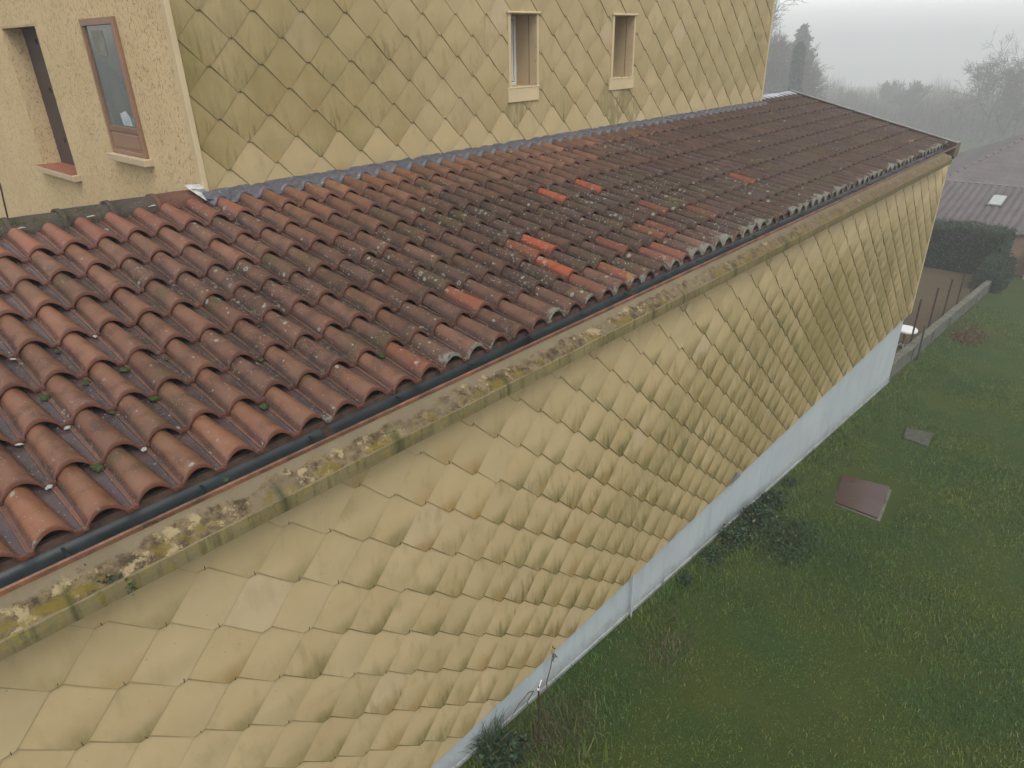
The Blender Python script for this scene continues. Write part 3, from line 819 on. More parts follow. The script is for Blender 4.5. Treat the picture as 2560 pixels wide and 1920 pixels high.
# lead flashing draped over the tile tops
V = []; F = []; nX = int((13.47 - 2.60) / .0175)
prev = None
for i in range(nX + 1):
    x = 2.60 + (13.47 - 2.60) * i / nX
    u = ((x - EX) % TW)
    s = (u - .012) / .145; hh = .052 * (max(0, math.sin(math.pi * min(1, max(0, s)))) ** .72)
    scal = .018 * math.cos(2 * math.pi * (u - .09) / TW) + .012 * mnoise.noise(Vector((x * 7, 0, 0)))
    yf = 5.715 + scal
    cr = .006 * mnoise.noise(Vector((x * 30, 3, 0))) + .004 * mnoise.noise(Vector((x * 80, 3, 0)))
    pts = [(DU - .008, BZ + .022 + cr * .5), (DU - .012, BZ - .002), (DU - .03, rz(DU) + .035 + hh * .35 + cr), (5.83 , rz(5.83) + .016 + hh * .8 + cr), (5.775, rz(5.775) + .016 + hh + cr), (yf, rz(yf) + .018 + hh * 1.02 + abs(cr)), (yf + .004, rz(yf) + .008 + hh * .95)]
    row = []
    for (y_, z_) in pts: row.append(len(V)); V.append((x, y_, z_))
    if prev:
        for j in range(len(pts) - 1): F.append((prev[j], row[j], row[j + 1], prev[j + 1]))
    prev = row
mesh_obj('lead_flashing', V, F, LEAD, house, smooth=True)
# hanging lead flap at the corner
b = MB(); b.add([(2.60, 5.86, -1.075), (2.80, 5.84, -1.075), (2.78, 5.74, rz(5.74) + .06), (2.72, 5.66, rz(5.66) + .03), (2.66, 5.70, rz(5.70) + .05), (2.60, 5.80, -1.12)], [(0, 5, 4, 3, 2, 1)])
b.build('lead_flap', LEAD, house)

# ---- windows in the shingled upper wall
def deep_window(Wr, AP, name):
    x0, x1, z0, z1 = Wr; dep = .375
    wn = bpy.data.objects.new('window', None); COL.objects.link(wn); wn.location = ((x0 + x1) / 2, DU, z0); wn.parent = house
    wn.matrix_parent_inverse = Matrix.Translation(house.location).inverted()
    def part(nm, mb, mat, bv=0):
        o = mb.build(nm, mat, None, bevel=bv); o.parent = wn; o.matrix_parent_inverse = Matrix.Translation(wn.location).inverted(); return o
    b = MB(); t = .02
    b.box((x0 - t, DU + .002, z0 - t), (x0, DU + dep, z1 + t)); b.box((x1, DU + .002, z0 - t), (x1 + t, DU + dep, z1 + t))
    b.box((x0, DU + .002, z1), (x1, DU + dep, z1 + t)); b.box((x0, DU + .002, z0 - t), (x1, DU + dep, z0))
    part('reveal', b, REVEAL)
    b = MB(); b.box((x1 - .003, DU + .105, z0 + .004), (x1 - .0005, DU + .110, z1 - .002)); part('reveal_seam', b, DARK)
    yb = DU + dep - .06
    b = MB(); w_ = .035
    b.box((x0, yb, z0), (x0 + w_, yb + .05, z1)); b.box((x1 - w_, yb, z0), (x1, yb + .05, z1)); b.box((x0 + w_, yb, z1 - w_), (x1 - w_, yb + .05, z1)); b.box((x0 + w_, yb, z0), (x1 - w_, yb + .05, z0 + w_))
    b.box((x0 + w_ + .01, yb + .01, z0 + w_ + .01), (x0 + w_ + .035, yb + .04, z1 - w_ - .01)); b.box((x1 - w_ - .035, yb + .01, z0 + w_ + .01), (x1 - w_ - .01, yb + .04, z1 - w_ - .01))
    part('frame', b, WHITE if name == 'a' else BROWN, .003)
    b = MB(); b.box((x0 + w_ * .5, yb + .03, z0 + w_ * .5), (x1 - w_ * .5, yb + .034, z1 - w_ * .5)); part('pane', b, GLASS)
    b = MB(); b.box((x0 - .05, DU + .36, z0 - .3), (x1 + .05, DU + .37, z1 + .2)); part('room_back', b, DARK)
    b = MB(); b.tube([(x0 - .065, DU - .030, z1 + .018), (x1 + .045, DU - .030, z1 + .018)], .0135, 10); b.box((x0 - .06, DU - .028, z1 + .012), (x1 + .04, DU + .01, z1 + .028)); part('head_trim', b, TRIM)
    b = MB(); b.box((x0 - .045, DU - .022, z0 - .035), (x0 - .001, DU + .01, z1 + .008)); part('side_trim', b, TRIM, .003); b = MB(); b.box((x1 + .001, DU - .020, z0 - .01), (x1 + .035, DU + .01, z1 + .008)); part('side_trim', b, TRIM, .003)
    b = MB(); b.box((AP[0], DU - .026, AP[2]), (AP[1], DU + .008, AP[3] - .003)); b.box((x0 - .05, DU - .030, z0 - .014), (x1 + .04, DU + .02, z0 + .002)); part('apron', b, TRIM, .004)
    return wn
deep_window(W3, AP3, 'a'); deep_window(W4, AP4, 'b')

# ---- rendered gable wall with two windows  (plane x = XC, spanning y)
D1 = (9.00, 10.165, -1.245, .256); D2 = (6.878, 7.655, -.89, .26)
b = MB(); yA, yB = DU + .03, 14.0
def gbox(y0, y1, z0, z1): b.box((XC, y0, z0), (XC + .24, y1, z1))
gbox(yA, D1[0], -3.2, TOPZ - .004); gbox(D1[1], yB, -3.2, TOPZ - .004); gbox(D1[0], D1[1], D1[3], TOPZ - .004); gbox(D1[0], D1[1], -3.2, D1[2])
b.build('rendered_wall', STUC, house)
def wpart(par):
    def part(nm, mb, mat, bv=0):
        o = mb.build(nm, mat, None, bevel=bv); o.parent = par; o.matrix_parent_inverse = Matrix.Translation(par.location).inverted(); return o
    return part
def wempty(loc):
    wn = bpy.data.objects.new('window', None); COL.objects.link(wn); wn.location = loc; wn.parent = house
    wn.matrix_parent_inverse = Matrix.Translation(house.location).inverted(); return wn
wn = wempty((XC, 9.6, -1.25)); P_ = wpart(wn)
b = MB(); b.box((XC + .20, D1[0], D1[2]), (XC + .238, D1[1], D1[3])); P_('shutter', b, SHUT)
b = MB(); b.box((XC + .002, D1[1] - .012, D1[2] + .002), (XC + .2, D1[1] - .001, D1[3] - .001)); b.box((XC + .002, D1[0] + .001, D1[3] - .012), (XC + .2, D1[1] - .012, D1[3] - .001)); P_('reveal', b, STUC)
for zh in (-.95, -.4, .1):
    for yh in (9.55, 9.75):
        b = MB(); b.box((XC + .185, yh, zh - .02), (XC + .2, yh + .02, zh + .03)); P_('hinge', b, RUST)
b = MB(); b.box((XC - .075, D1[0] - .08, D1[2] - .065), (XC + .02, D1[1] + .06, D1[2] - .0)); P_('sill', b, RSILL, .006)
b = MB(); b.box((XC - .070, D1[0] - .0, D1[2] + .001), (XC + .20, D1[1] + .02, D1[2] + .014)); P_('sill_tile', b, TERRA, .003)
# second window: brown joinery standing slightly proud
wn = wempty((XC, 7.27, -.89)); P_ = wpart(wn)
y0, y1, z0, z1 = D2; X = XC
b = MB(); fw = .052
b.box((X - .030, y0, z0), (X - .001, y0 + fw * 1.1, z1)); b.box((X - .030, y1 - fw * .7, z0), (X - .001, y1, z1)); b.box((X - .031, y0 + fw * 1.1, z1 - fw * 1.1), (X - .001, y1 - fw * .7, z1)); b.box((X - .031, y0 + fw * 1.1, z0), (X - .001, y1 - fw * .7, z0 + .035))
P_('frame', b, BROWN, .004)
b = MB(); ya, yb_ = y0 + fw * 1.1, y1 - fw * .7; zm = z0 + .225
b.box((X - .023, ya, zm - .02), (X - .001, yb_, zm + .028)); b.box((X - .022, ya, zm + .028), (X - .001, ya + .035, z1 - fw * 1.1)); b.box((X - .022, yb_ - .03, zm + .028), (X - .001, yb_, z1 - fw * 1.1))
P_('casement', b, simple('casement_brown', (.22, .12, .072), .45, .4, 0., .1, 3.), .003)
b = MB(); b.box((X - .014, ya, z0 + .035), (X - .001, yb_, zm - .02)); b.box((X - .020, ya + .04, z0 + .06), (X - .012, yb_ - .04, zm - .04)); P_('lower_panel', b, BROWN, .004)
b = MB(); b.box((X - .008, ya + .035, zm + .028), (X - .004, yb_ - .03, z1 - fw * 1.1)); P_('pane', b, GLASS)
b = MB(); b.add([(X - .0095, ya + .12, zm + .04), (X - .0095, ya + .32, zm + .04), (X - .0095, ya + .35, zm + .14), (X - .0095, ya + .20, zm + .17), (X - .0095, ya + .13, zm + .12)], [(0, 1, 2, 3, 4)])
P_('paper_bag', b, simple('white_paper', (.42, .46, .47), .7, .3))
b = MB(); b.add([(X - .0096, ya + .045, zm + .035), (X - .0096, ya + .11, zm + .035), (X - .0096, ya + .12, zm + .10), (X - .0096, ya + .06, zm + .13)], [(0, 1, 2, 3)])
P_('blue_bag', b, simple('blue_bag', (.13, .20, .22), .6, .3))
b = MB(); b.add([(X - .0097, ya + .28, z1 - .30), (X - .0097, ya + .52, z1 - .30), (X - .0097, ya + .55, z1 - .10), (X - .0097, ya + .28, z1 - .10)], [(0, 1, 2, 3)])
P_('curtain_panel', b, simple('curtain', (.22, .22, .175), .8, .2))
b = MB(); b.box((X - .080, y0 - .06, z0 - .068), (X + .01, y1 + .03, z0 - .004)); P_('sill', b, RSILL, .006)
# thin cable on the render
b = MB(); b.tube([(XC - .012, 12.95, -2.6), (XC - .012, 12.73, -2.2), (XC - .012, 12.52, -1.7)], .010, 6)
b.build('cable', SHUT, house)

# ------------------------------------------------------------------ small things on the roof, moss
def clump(name, c, s, seed, mat=MOSS):
    rr = random.Random(seed); bm = bmesh.new(); bmesh.ops.create_icosphere(bm, subdivisions=3, radius=1)
    for v in bm.verts:
        n_ = 1 + .35 * mnoise.noise(v.co * 2.2 + Vector((seed * 3.1, 0, 0))) + .18 * mnoise.noise(v.co * 7 + Vector((seed, 5, 0)))
        v.co = Vector((v.co.x * s[0], v.co.y * s[1], max(-.2, v.co.z) * s[2])) * n_
    me = bpy.data.meshes.new(name); bm.to_mesh(me); bm.free(); me.materials.append(mat)
    at = me.attributes.new('rnd', 'FLOAT', 'POINT'); at.data.foreach_set('value', [rr.random() for _ in me.vertices])
    me.polygons.foreach_set('use_smooth', [True] * len(me.polygons))
    o = bpy.data.objects.new(name, me); COL.objects.link(o); o.location = c; o.rotation_euler = (math.atan(SL), 0, rr.random() * 3); return o
mpos = [(-1, 5), (0, 6), (0, 4), (1, 3), (1, 5), (2, 4), (0, 3), (-1, 4), (3, 2), (3, 3), (2, 2), (4, 3), (1, 1), (2, 3), (5, 1), (6, 2), (0, 7), (-2, 4), (3, 0), (7, 3), (16, 3), (22, 2), (9, 1)]
for i, (c_, r_) in enumerate(mpos):
    s_ = random.uniform(.011, .026); xx = EX + c_ * TW - .022 + random.uniform(-.014, .012); yy = EY + r_ * GA - random.uniform(.0, .08)
    o = clump('moss_clump', (xx, yy, rz(yy) + .010), (s_ * 1.1, s_ * random.uniform(.8, 1.5), s_ * .62), i)
    tag(o, 'small dark green moss clump in a valley between the roof tiles', 'moss', 'moss clumps between the roof tiles')
b = MB(); yy = 4.78; b.tube([(2.255, yy, rz(yy) + .034), (2.27, yy - .06, rz(yy - .06) + .030), (2.262, yy - .10, rz(yy - .1) + .028), (2.28, yy - .17, rz(yy - .17) + .030)], [.0035, .004, .0035, .005], 6)
tag(b.build('twig', PINK), 'thin pale twig lying on the clay roof tiles', 'twig')
# pebble-like lichen lumps in the near valleys
for i, (c_, r_) in enumerate([(0, 1), (1, 2), (2, 1), (-1, 2), (1, 4), (0, 2), (3, 4)]):
    xx = EX + c_ * TW - .02; yy = EY + r_ * GA - .015
    o = clump('lichen_lump', (xx, yy, rz(yy) + .012), (.018, .012, .007), 50 + i, STONE)
    tag(o, 'pale grey lichen lump at a tile edge', 'lichen', 'pale lichen lumps at the tile edges')

def leaf_cluster(name, c, rad, n, leaf, mat, seed, flat=1., label=None, cat=None, group=None, stem=0, up=0.):
    rr = np.random.default_rng(seed)
    d = rr.normal(size=(n, 3)); d /= np.linalg.norm(d, axis=1)[:, None]
    p = d * (rr.random((n, 1)) ** .4) * np.array(rad); p[:, 2] = np.abs(p[:, 2]) * flat
    return leaves_at(name, p + np.array(c), leaf, mat, rr, None, up, label, cat, group)
def leaves_at(name, p, leaf, mat, rr, parent=None, up=0., label=None, cat=None, group=None):
    n = len(p)
    a = rr.normal(size=(n, 3)); a[:, 2] += up; a /= np.linalg.norm(a, axis=1)[:, None]
    b2 = rr.normal(size=(n, 3)); b2 -= a * (a * b2).sum(1)[:, None]; b2 /= np.linalg.norm(b2, axis=1)[:, None]
    L = leaf * rr.uniform(.6, 1.3, (n, 1))
    V = np.stack([p - b2 * L * .35, p + a * L * .5 - b2 * L * .12 + 0, p + a * L, p + b2 * L * .35 + a * L * .45], 1).reshape(-1, 3)
    F = np.arange(n * 4).reshape(-1, 4)
    rnd = np.repeat(rr.random(n), 4)
    o = mesh_obj(name, V, F.tolist(), mat, parent, {'rnd': rnd})
    if label: tag(o, label, cat, group)
    return o
# weed rooted on the cornice
wd = empty('cornice_weed', (.50, 2.74, -1.96), 'small dark weed rooted in a crack on the wall ledge', 'weed')
leaves_at('leaves', np.array([(.50, 2.74, -1.965)]) + rng.normal(size=(60, 3)) * np.array([.030, .018, .010]), .022, WEED, rng, wd)
b = MB(); b.tube([(.47, 2.77, -1.95), (.455, 2.80, -1.943), (.44, 2.83, -1.90)], .002, 4)
b.build('stem', WEED, wd)
V2 = rng.normal(size=(26, 3)) * np.array([.006, .004, .022])
leaves_at('hanging_leaves', np.array([(.545, 2.708, -2.02)]) + V2, .018, WEED, rng, wd)

# ------------------------------------------------------------------ lawn: grass blades
def grass(n, xr, yr, lab, hmin, hmax, mat, wid, bias=None, name='grass'):
    x = rng.uniform(*xr, n); y = rng.uniform(*yr, n)
    z = np.array([gz(a) for a in x])
    P = np.stack([x, y, z], 1); u, v, d = proj_np(P)
    keep = (d > 0) & (u > -60) & (u < 2620) & (v > -40) & (v < 1990)
    keep &= rng.random(n) < np.clip((9.5 / np.maximum(d, 1)) ** 2.0, 0.22, 1)
    keep &= ~((x > 8.95) & (x < 10.35) & (y > 1.38) & (y < 2.28))
    P = P[keep]; k = len(P); dist = d[keep]
    cl = np.array([mnoise.noise(Vector((p[0] * 1.7, p[1] * 1.7, 9))) for p in P])
    h = rng.uniform(hmin, hmax, k) * (1 + .5 * cl)
    near = np.clip((P[:, 1] - 2.3) / .55, 0, 1); h *= 1 + .9 * near * (rng.random(k) > .4)
    sc = np.clip(dist / 8.5, 1, 2.6); wv = wid * sc
    ang = rng.uniform(0, 2 * np.pi, k); lean = rng.uniform(.25, 1.0, k) * h
    dx, dy = np.cos(ang), np.sin(ang); sx_, sy_ = -dy, dx
    P[:, 2] += np.array([mnoise.noise(Vector((p[0] * 1.2, p[1] * 1.2, 0))) * .03 for p in P]) - .005
    b0 = P - np.stack([sx_ * wv, sy_ * wv, 0 * h], 1) * .5; b1 = P + np.stack([sx_ * wv, sy_ * wv, 0 * h], 1) * .5
    mid = P + np.stack([dx * lean * .4, dy * lean * .4, h * .62], 1)
    m0 = mid - np.stack([sx_ * wv, sy_ * wv, 0 * h], 1) * .42; m1 = mid + np.stack([sx_ * wv, sy_ * wv, 0 * h], 1) * .42
    tip = P + np.stack([dx * lean, dy * lean, h * .85], 1)
    V = np.stack([b0, b1, m1, m0, tip], 1).reshape(-1, 3); base = np.arange(k) * 5
    F = [f for q in base.tolist() for f in ((q, q + 1, q + 2, q + 3), (q + 3, q + 2, q + 4))]
    o = mesh_obj(name, V, F, mat, None, {'rnd': np.repeat(rng.random(k), 5)})
    tag(o, lab, 'grass', kind='stuff'); return o
grass(430000, (1.8, 24), (-5.5, 2.89), 'short mossy winter lawn grass beside the house wall', .014, .055, GRASS, .0062)

# weeds along the foot of the plinth : separate plants
plants = [(2.75, .20, 900, .06, WEED), (5.95, .10, 260, .035, WEED), (6.6, .18, 600, .04, WEED), (7.15, .26, 1100, .045, WEED), (7.75, .28, 1300, .045, WEED), (8.35, .22, 800, .045, WEED), (9.1, .12, 300, .04, WEED)]
for i, (x, r_, n, lf, mt) in enumerate(plants):
    leaf_cluster('wall_weed', (x, 2.80 - r_ * .45, gz(x) + .02), (r_ * 1.2, r_ * .8, r_ * (1.0 if 2 < i < 6 else .7)), n, lf, mt, 100 + i, 1., 
                 'leafy green weed growing at the foot of the pale plinth', 'weed', 'leafy weeds along the foot of the plinth')
# low leafy patch further out in the lawn by the plinth
leaf_cluster('ivy_patch', (7.55, 2.22, gz(7.5) + .0), (.75, .42, .09), 2600, .040, WEED, 200, 1., 'low dark ivy patch spreading from the plinth into the lawn', 'ivy')
def tuft(name, x, y, n, h, label, mat, spread=.08, w_=.004, cat='plant', group=None, leanx=0):
    V = []; F = []; A = []
    for i in range(n):
        a = random.uniform(0, 2 * math.pi); l = random.uniform(.5, 1.) * h; out = random.uniform(.2, 1.) * l
        px, py = x + random.gauss(0, spread), y + random.gauss(0, spread * .6); base = len(V)
        for k_ in range(5):
            t = k_ / 4; cx = px + (math.cos(a) * out + leanx) * t ** 1.4; cy = min(2.9, py + math.sin(a) * out * t ** 1.4); cz = gz(x) + l * (t - .42 * t * t * (out / l)) * 1.15
            ww = w_ * (1 - t * .8); V += [(cx - math.sin(a) * ww, cy + math.cos(a) * ww, cz), (cx + math.sin(a) * ww, cy - math.cos(a) * ww, cz)]
        r_ = random.random(); A += [r_] * 10
        for k_ in range(4): q = base + 2 * k_; F.append((q, q + 1, q + 3, q + 2))
    o = mesh_obj(name, V, F, mat, None, {'rnd': A}); tag(o, label, cat, group); return o
tuft('grass_tuft', 2.72, 2.80, 160, .34, 'dark spiky grass tuft at the near end of the plinth', WEED, .08, .005)
tuft('dry_grass', 3.15, 2.50, 260, .26, 'dry straw coloured grass tangle around the rusty stake', DRY, .22, .0035, 'grass')
tuft('dead_grass', 4.75, 2.35, 200, .14, 'flattened brown dead grass patch near the pale rod', DRY, .22, .004, 'grass')
tuft('green_tuft', 3.25, 2.2, 120, .2, 'long bright grass blades in the lawn near the rusty stake', GRASS, .18, .004, 'grass')
# rusty stake with a white clip
st = empty('rusty_stake', (3.04, 2.56, -5.5), 'thin rusty stake with a white clip standing by the plinth', 'stake')
b = MB(); b.tube([(3.04, 2.56, -5.55), (3.035, 2.565, -4.76)], .008, 8); b.build('rod', RUST, st)
b = MB(); b.tube([(3.032, 2.566, -4.79), (3.035, 2.566, -4.765)], .011, 8); b.tube([(3.04, 2.566, -4.775), (3.10, 2.59, -4.755)], .005, 6); b.build('clip', WHITE, st)
for i, pts in enumerate(([(3.52, 2.86, -5.53), (3.50, 2.86, -5.35), (3.56, 2.86, -5.2), (3.58, 2.85, -5.02)], [(3.28, 2.86, -5.52), (3.22, 2.86, -5.36), (3.28, 2.83, -5.24), (3.20, 2.82, -5.18), (3.05, 2.82, -5.22), (2.98, 2.83, -5.30)], [(2.9, 2.75, -5.45), (2.75, 2.72, -5.33), (2.6, 2.7, -5.28)])):
    s_ = empty('dead_stem', pts[0], ['bare dead stem with a shrivelled leaf against the plinth', 'curling dead stem beside the rusty stake', 'low arching dead stem near the near end of the plinth'][i], 'stem')
    b = MB(); b.tube(pts, [.005] * (len(pts) - 1) + [.003], 5); b.build('stalk', DRY, s_, attrs={'rnd': [.5] * len(b.V)})
    if i == 0: leaves_at('leaf', np.array([(3.58, 2.85, -5.02)] * 8) + rng.normal(size=(8, 3)) * .018, .04, DRY, rng, s_)
# pale conduit rod against the plinth
b = MB(); b.tube([(4.985, 2.885, -5.70), (4.962, 2.885, -5.06)], .011, 8)
tag(b.build('conduit_rod', simple('pale_rod', (.42, .44, .44), .5, .4, 0., .1)), 'thin pale grey rod standing upright against the plinth', 'rod')

# inspection cover in the lawn
cv = empty('inspection_cover', (9.7, 1.85, gz(9.7)), 'brown wet metal inspection cover set in the lawn', 'cover')
def quadbox(mb, pts, z0, z1):
    k = len(pts); base = len(mb.V)
    for z in (z0, z1):
        for (x, y) in pts: mb.V.append((x, y, gz(x) + z))
    mb.F.append(tuple(base + i for i in range(k))[::-1]); mb.F.append(tuple(base + k + i for i in range(k)))
    for i in range(k): j = (i + 1) % k; mb.F.append((base + i, base + j, base + k + j, base + k + i))
b = MB(); quadbox(b, [(9.07, 1.50), (9.07, 2.08), (9.99, 2.27), (10.13, 1.63)], -.03, .030); b.build('plate', PLATE, cv, bevel=.006)
b = MB(); quadbox(b, [(9.05, 1.46), (9.05, 2.10), (10.00, 2.28), (10.20, 1.59)], -.05, .006); b.build('surround', CONC, cv, bevel=.008)
b = MB(); quadbox(b, [(12.1, 1.55), (12.15, 1.95), (12.65, 2.02), (12.75, 1.60)], -.03, .03)
tag(b.build('concrete_slab', simple('sunk_slab', (.075, .078, .060), .9, .2, 0., .4, 12.), bevel=.01), 'small grey concrete slab half sunk in the lawn', 'slab')

# ------------------------------------------------------------------ low concrete wall with stakes
lw = empty('garden_wall', (20.5, 3.0, gz(20.5)), 'low mossy concrete panel wall running away from the house corner', 'wall')
xp = 14.95; k_ = 0
while xp < 26.2:
    x1 = min(xp + 1.85, 26.3)
    b = MB(); b.add([(xp + .01, 2.955, gz(xp) - .2), (x1 - .01, 2.955, gz(x1) - .2), (x1 - .01, 2.955, gz(x1) + .33), (xp + .01, 2.955, gz(xp) + .33),
                     (xp + .01, 3.01, gz(xp) - .2), (x1 - .01, 3.01, gz(x1) - .2), (x1 - .01, 3.01, gz(x1) + .33), (xp + .01, 3.01, gz(xp) + .33)], [(0,1,2,3),(7,6,5,4),(3,2,6,7),(1,5,6,2),(0,4,7,3)])
    b.build('panel', CONC2, lw)
    b = MB(); rj = random.uniform(-.012, .012)
    b.add([(xp, 2.925, gz(xp) + .334), (x1, 2.925, gz(x1) + .334), (x1, 3.10, gz(x1) + .334), (xp, 3.10, gz(xp) + .334), (xp, 2.935, gz(xp) + .40 + rj), (x1, 2.935, gz(x1) + .40), (x1, 3.09, gz(x1) + .395), (xp, 3.09, gz(xp) + .395)],
          [(0,3,2,1),(4,5,6,7),(0,1,5,4),(1,2,6,5),(2,3,7,6),(3,0,4,7)]); b.build('coping', CONC, lw, bevel=.012)
    b = MB(); b.box((xp - .06, 2.93, gz(xp) - .2), (xp + .06, 3.04, gz(xp) + .332)); b.build('post', CONC2, lw)
    xp = x1; k_ += 1
for (sx0, sy0, dz0, h) in ((17.17, 3.12, .33, 1.05), (18.76, 3.11, .33, 1.05), (20.38, 3.12, .33, 1.0), (22.03, 3.12, .33, .95), (24.0, 3.12, .33, .75)):
    b = MB(); b.tube([(sx0, sy0, gz(sx0) - .1), (sx0 + .02, sy0 + .01, gz(sx0) + dz0 + h)], .021, 6)
    tag(b.build('fence_stake', RUST), 'thin rusty fence stake standing behind the low concrete wall', 'stake', 'rusty stakes along the low wall')
b = MB(); b.tube([(16.97, 2.86, gz(17) - .1), (16.95, 2.88, gz(17) + .85)], .02, 6)
tag(b.build('green_post', simple('dark_green_post', (.04, .05, .03), .7)), 'dark short post on the lawn side of the low wall', 'post')
# reddish leaf litter by the wall
leaves_at('leaf_litter', np.stack([rng.normal(19.6, .7, 700), rng.normal(2.35, .22, 700), np.zeros(700)], 1) * np.array([1, 1, 0]) + np.array([0, 0, gz(19.6) + .03]), .08, simple('red_brown_leaves', (.13, .055, .03), .8), rng,
          None, 0., 'reddish brown leaf litter heaped on the lawn by the low wall', 'leaves')['kind'] = 'stuff'
# white garden table half hidden behind the corner
tb = empty('garden_table', (17.6, 3.36, gz(17.6)), 'small round white plastic table half hidden behind the house corner', 'table')
b = MB(); V = []
for k_, (r_, z_) in enumerate(((.0, .52), (.235, .52), (.25, .505), (.25, .47), (.23, .465), (.0, .465))):
    for j in range(28): t = 2 * math.pi * j / 28; V.append((17.6 + r_ * math.cos(t), 3.36 + r_ * math.sin(t), gz(17.6) + z_))
F = [(k_ * 28 + j, k_ * 28 + (j + 1) % 28, (k_ + 1) * 28 + (j + 1) % 28, (k_ + 1) * 28 + j) for k_ in range(5) for j in range(28)]
mesh_obj('table_top', V, F, WHITE, tb, smooth=False)
b = MB(); b.tube([(17.6, 3.36, gz(17.6)), (17.6, 3.36, gz(17.6) + .47)], [.03, .03], 10); b.build('pedestal', BROWN, tb)
b = MB()
for a in range(4): t = a * math.pi / 2 + .5; b.tube([(17.6, 3.36, gz(17.6) + .12), (17.6 + .2 * math.cos(t), 3.36 + .2 * math.sin(t), gz(17.6) + .02)], [.03, .02], 6)
b.build('foot', simple('grey_plastic', (.35, .36, .36), .5), tb)

# ------------------------------------------------------------------ hedges
def hedge(name, boxes, n, label, cat='hedge'):
    root = empty(name, (boxes[0][0], boxes[0][2], gz(boxes[0][0])), label, cat)
    P = []; b = MB()
    for (x0, x1, y0, y1, h0, h1) in boxes:
        zb = gz((x0 + x1) / 2)
        vol = (x1 - x0) * (y1 - y0) * (h1 - h0)
        b.box((x0 + .15, y0 + .15, zb - .1), (x1 - .15, y1 - .15, zb + h1 - .15))
        m_ = n
        p = rng.random((m_, 3)); f = rng.integers(0, 6, m_)
        p[f == 0, 0] = 0; p[f == 1, 0] = 1; p[f == 2, 1] = 0; p[f == 3, 1] = 1; p[(f == 4) | (f == 5), 2] = 1
        q = np.stack([x0 + p[:, 0] * (x1 - x0), y0 + p[:, 1] * (y1 - y0), zb + h0 + p[:, 2] * (h1 - h0)], 1) + rng.normal(size=(m_, 3)) * .045
        q[:, 2] += np.array([mnoise.noise(Vector((a[0] * .8, a[1] * .8, 0))) * .12 for a in q]) * p[:, 2]
        P.append(q)
    leaves_at('leaves', np.concatenate(P), .085, HEDG, rng, root)
    b.build('shade_core', simple('hedge_core', (.010, .014, .008), .95, .05) if 'hedge_core' not in bpy.data.materials else bpy.data.materials['hedge_core'], root)  # near-black box stands in for the shade among the leaves
hedge('hedge', [(28.7, 29.9, 3.15, 11., 0, 1.62)], 24000, 'tall dark clipped hedge at the back of the soil yard')
hedge('dark_bush', [(26.2, 28.6, 2.72, 3.4, 0, .70)], 9000, 'dark low overgrown hedge past the end of the concrete wall')
# leaning boards / pale fence at right
fb = empty('board_fence', (31., 2.2, gz(31)), 'weathered leaning board fence beside the dark hedge', 'fence')
for i in range(7):
    x = 29.6 + i * .42; b = MB(); ln_ = random.uniform(.9, 1.2)
    b.add([(x, 2.40, gz(x) - .1), (x + .34, 2.40, gz(x) - .1), (x + .30 + random.uniform(-.1, .1), 2.5, gz(x) + ln_), (x + .0, 2.5, gz(x) + ln_ * random.uniform(.85, 1)), (x, 2.44, gz(x) - .1), (x + .34, 2.44, gz(x) - .1), (x + .30, 2.54, gz(x) + ln_), (x, 2.54, gz(x) + ln_ * .92)], [(0,1,2,3),(7,6,5,4),(0,3,7,4),(1,5,6,2),(3,2,6,7)])
    b.build('board', BOARD, fb)

# ------------------------------------------------------------------ neighbour house
nh = empty('neighbour_house', (37, 4, gz(34)), 'neighbouring house with a dark grey tiled hip roof in the fog', 'house')
b = MB(); b.box((30.3, 2.3, -9.5), (34.6, 9.8, -6.60)); b.box((34.6, -2.8, -9.5), (43.2, 7.2, -5.72)); b.build('wall', NWALL, nh)
V = []; F = []; pit = .26; nY = int((10.2 - 2.1) / pit * 6)
nr = 13
for q in range(nr):
    for e in (0, 1):
        t = (q + e) / nr; x = 30.05 + (34.5 - 30.05) * t; z = -6.55 + (-5.61 + 6.55) * t + (.035 if e == 0 else 0)
        for i in range(nY + 1):
            y = 2.1 + (10.2 - 2.1) * i / nY; V.append((x, y, z + .075 * (abs(math.cos(math.pi * (y - 2.1) / pit)) ** 1.3)))
for q in range(2 * nr - 1):
    for i in range(nY): a0 = q * (nY + 1) + i; F.append((a0, a0 + nY + 1, a0 + nY + 2, a0 + 1))
lr = mesh_obj('lower_roof', V, F, neigh_tile_mat(), nh, smooth=True)
b = MB(); b.box((34.35, 2.0, -5.60), (34.55, 6.75, -5.555)); b.build('roof_flashing', simple('grey_flashing', (.17, .16, .16), .6), lr)
C0, C1, C2, C3 = (34.5, 6.65, -5.58), (43.3, 7.9, -5.60), (43.3, -3.2, -5.6), (34.5, -3.2, -5.58); A_, B_ = (39, 4.2, -3.83), (39, -.2, -3.83)
b = MB(); b.add([C0, C1, C2, C3, A_, B_], [(0, 4, 1), (0, 3, 5, 4), (3, 2, 5), (1, 4, 5, 2), (0, 1, 2, 3)])
ur = b.build('upper_roof', neigh_tile_mat(True), nh)
for i in range(14):
    t0, t1 = i / 14, (i + 1) / 14 - .006; p0 = Vector(C0).lerp(Vector(A_), t0); p1 = Vector(C0).lerp(Vector(A_), t1)
    b = MB(); b.tube([p0, p1], [.075, .06], 8); b.build('hip_tile', simple('hip_tile', (.15, .125, .12), .8) if i == 0 else bpy.data.materials['hip_tile'], ur)
b = MB(); b.tube([A_, B_], .07, 8); b.build('ridge', bpy.data.materials['hip_tile'], ur)
b = MB(); b.box((38.7, 3.0, -4.1), (39.3, 3.7, -3.15)); b.build('chimney', NWALL, ur)
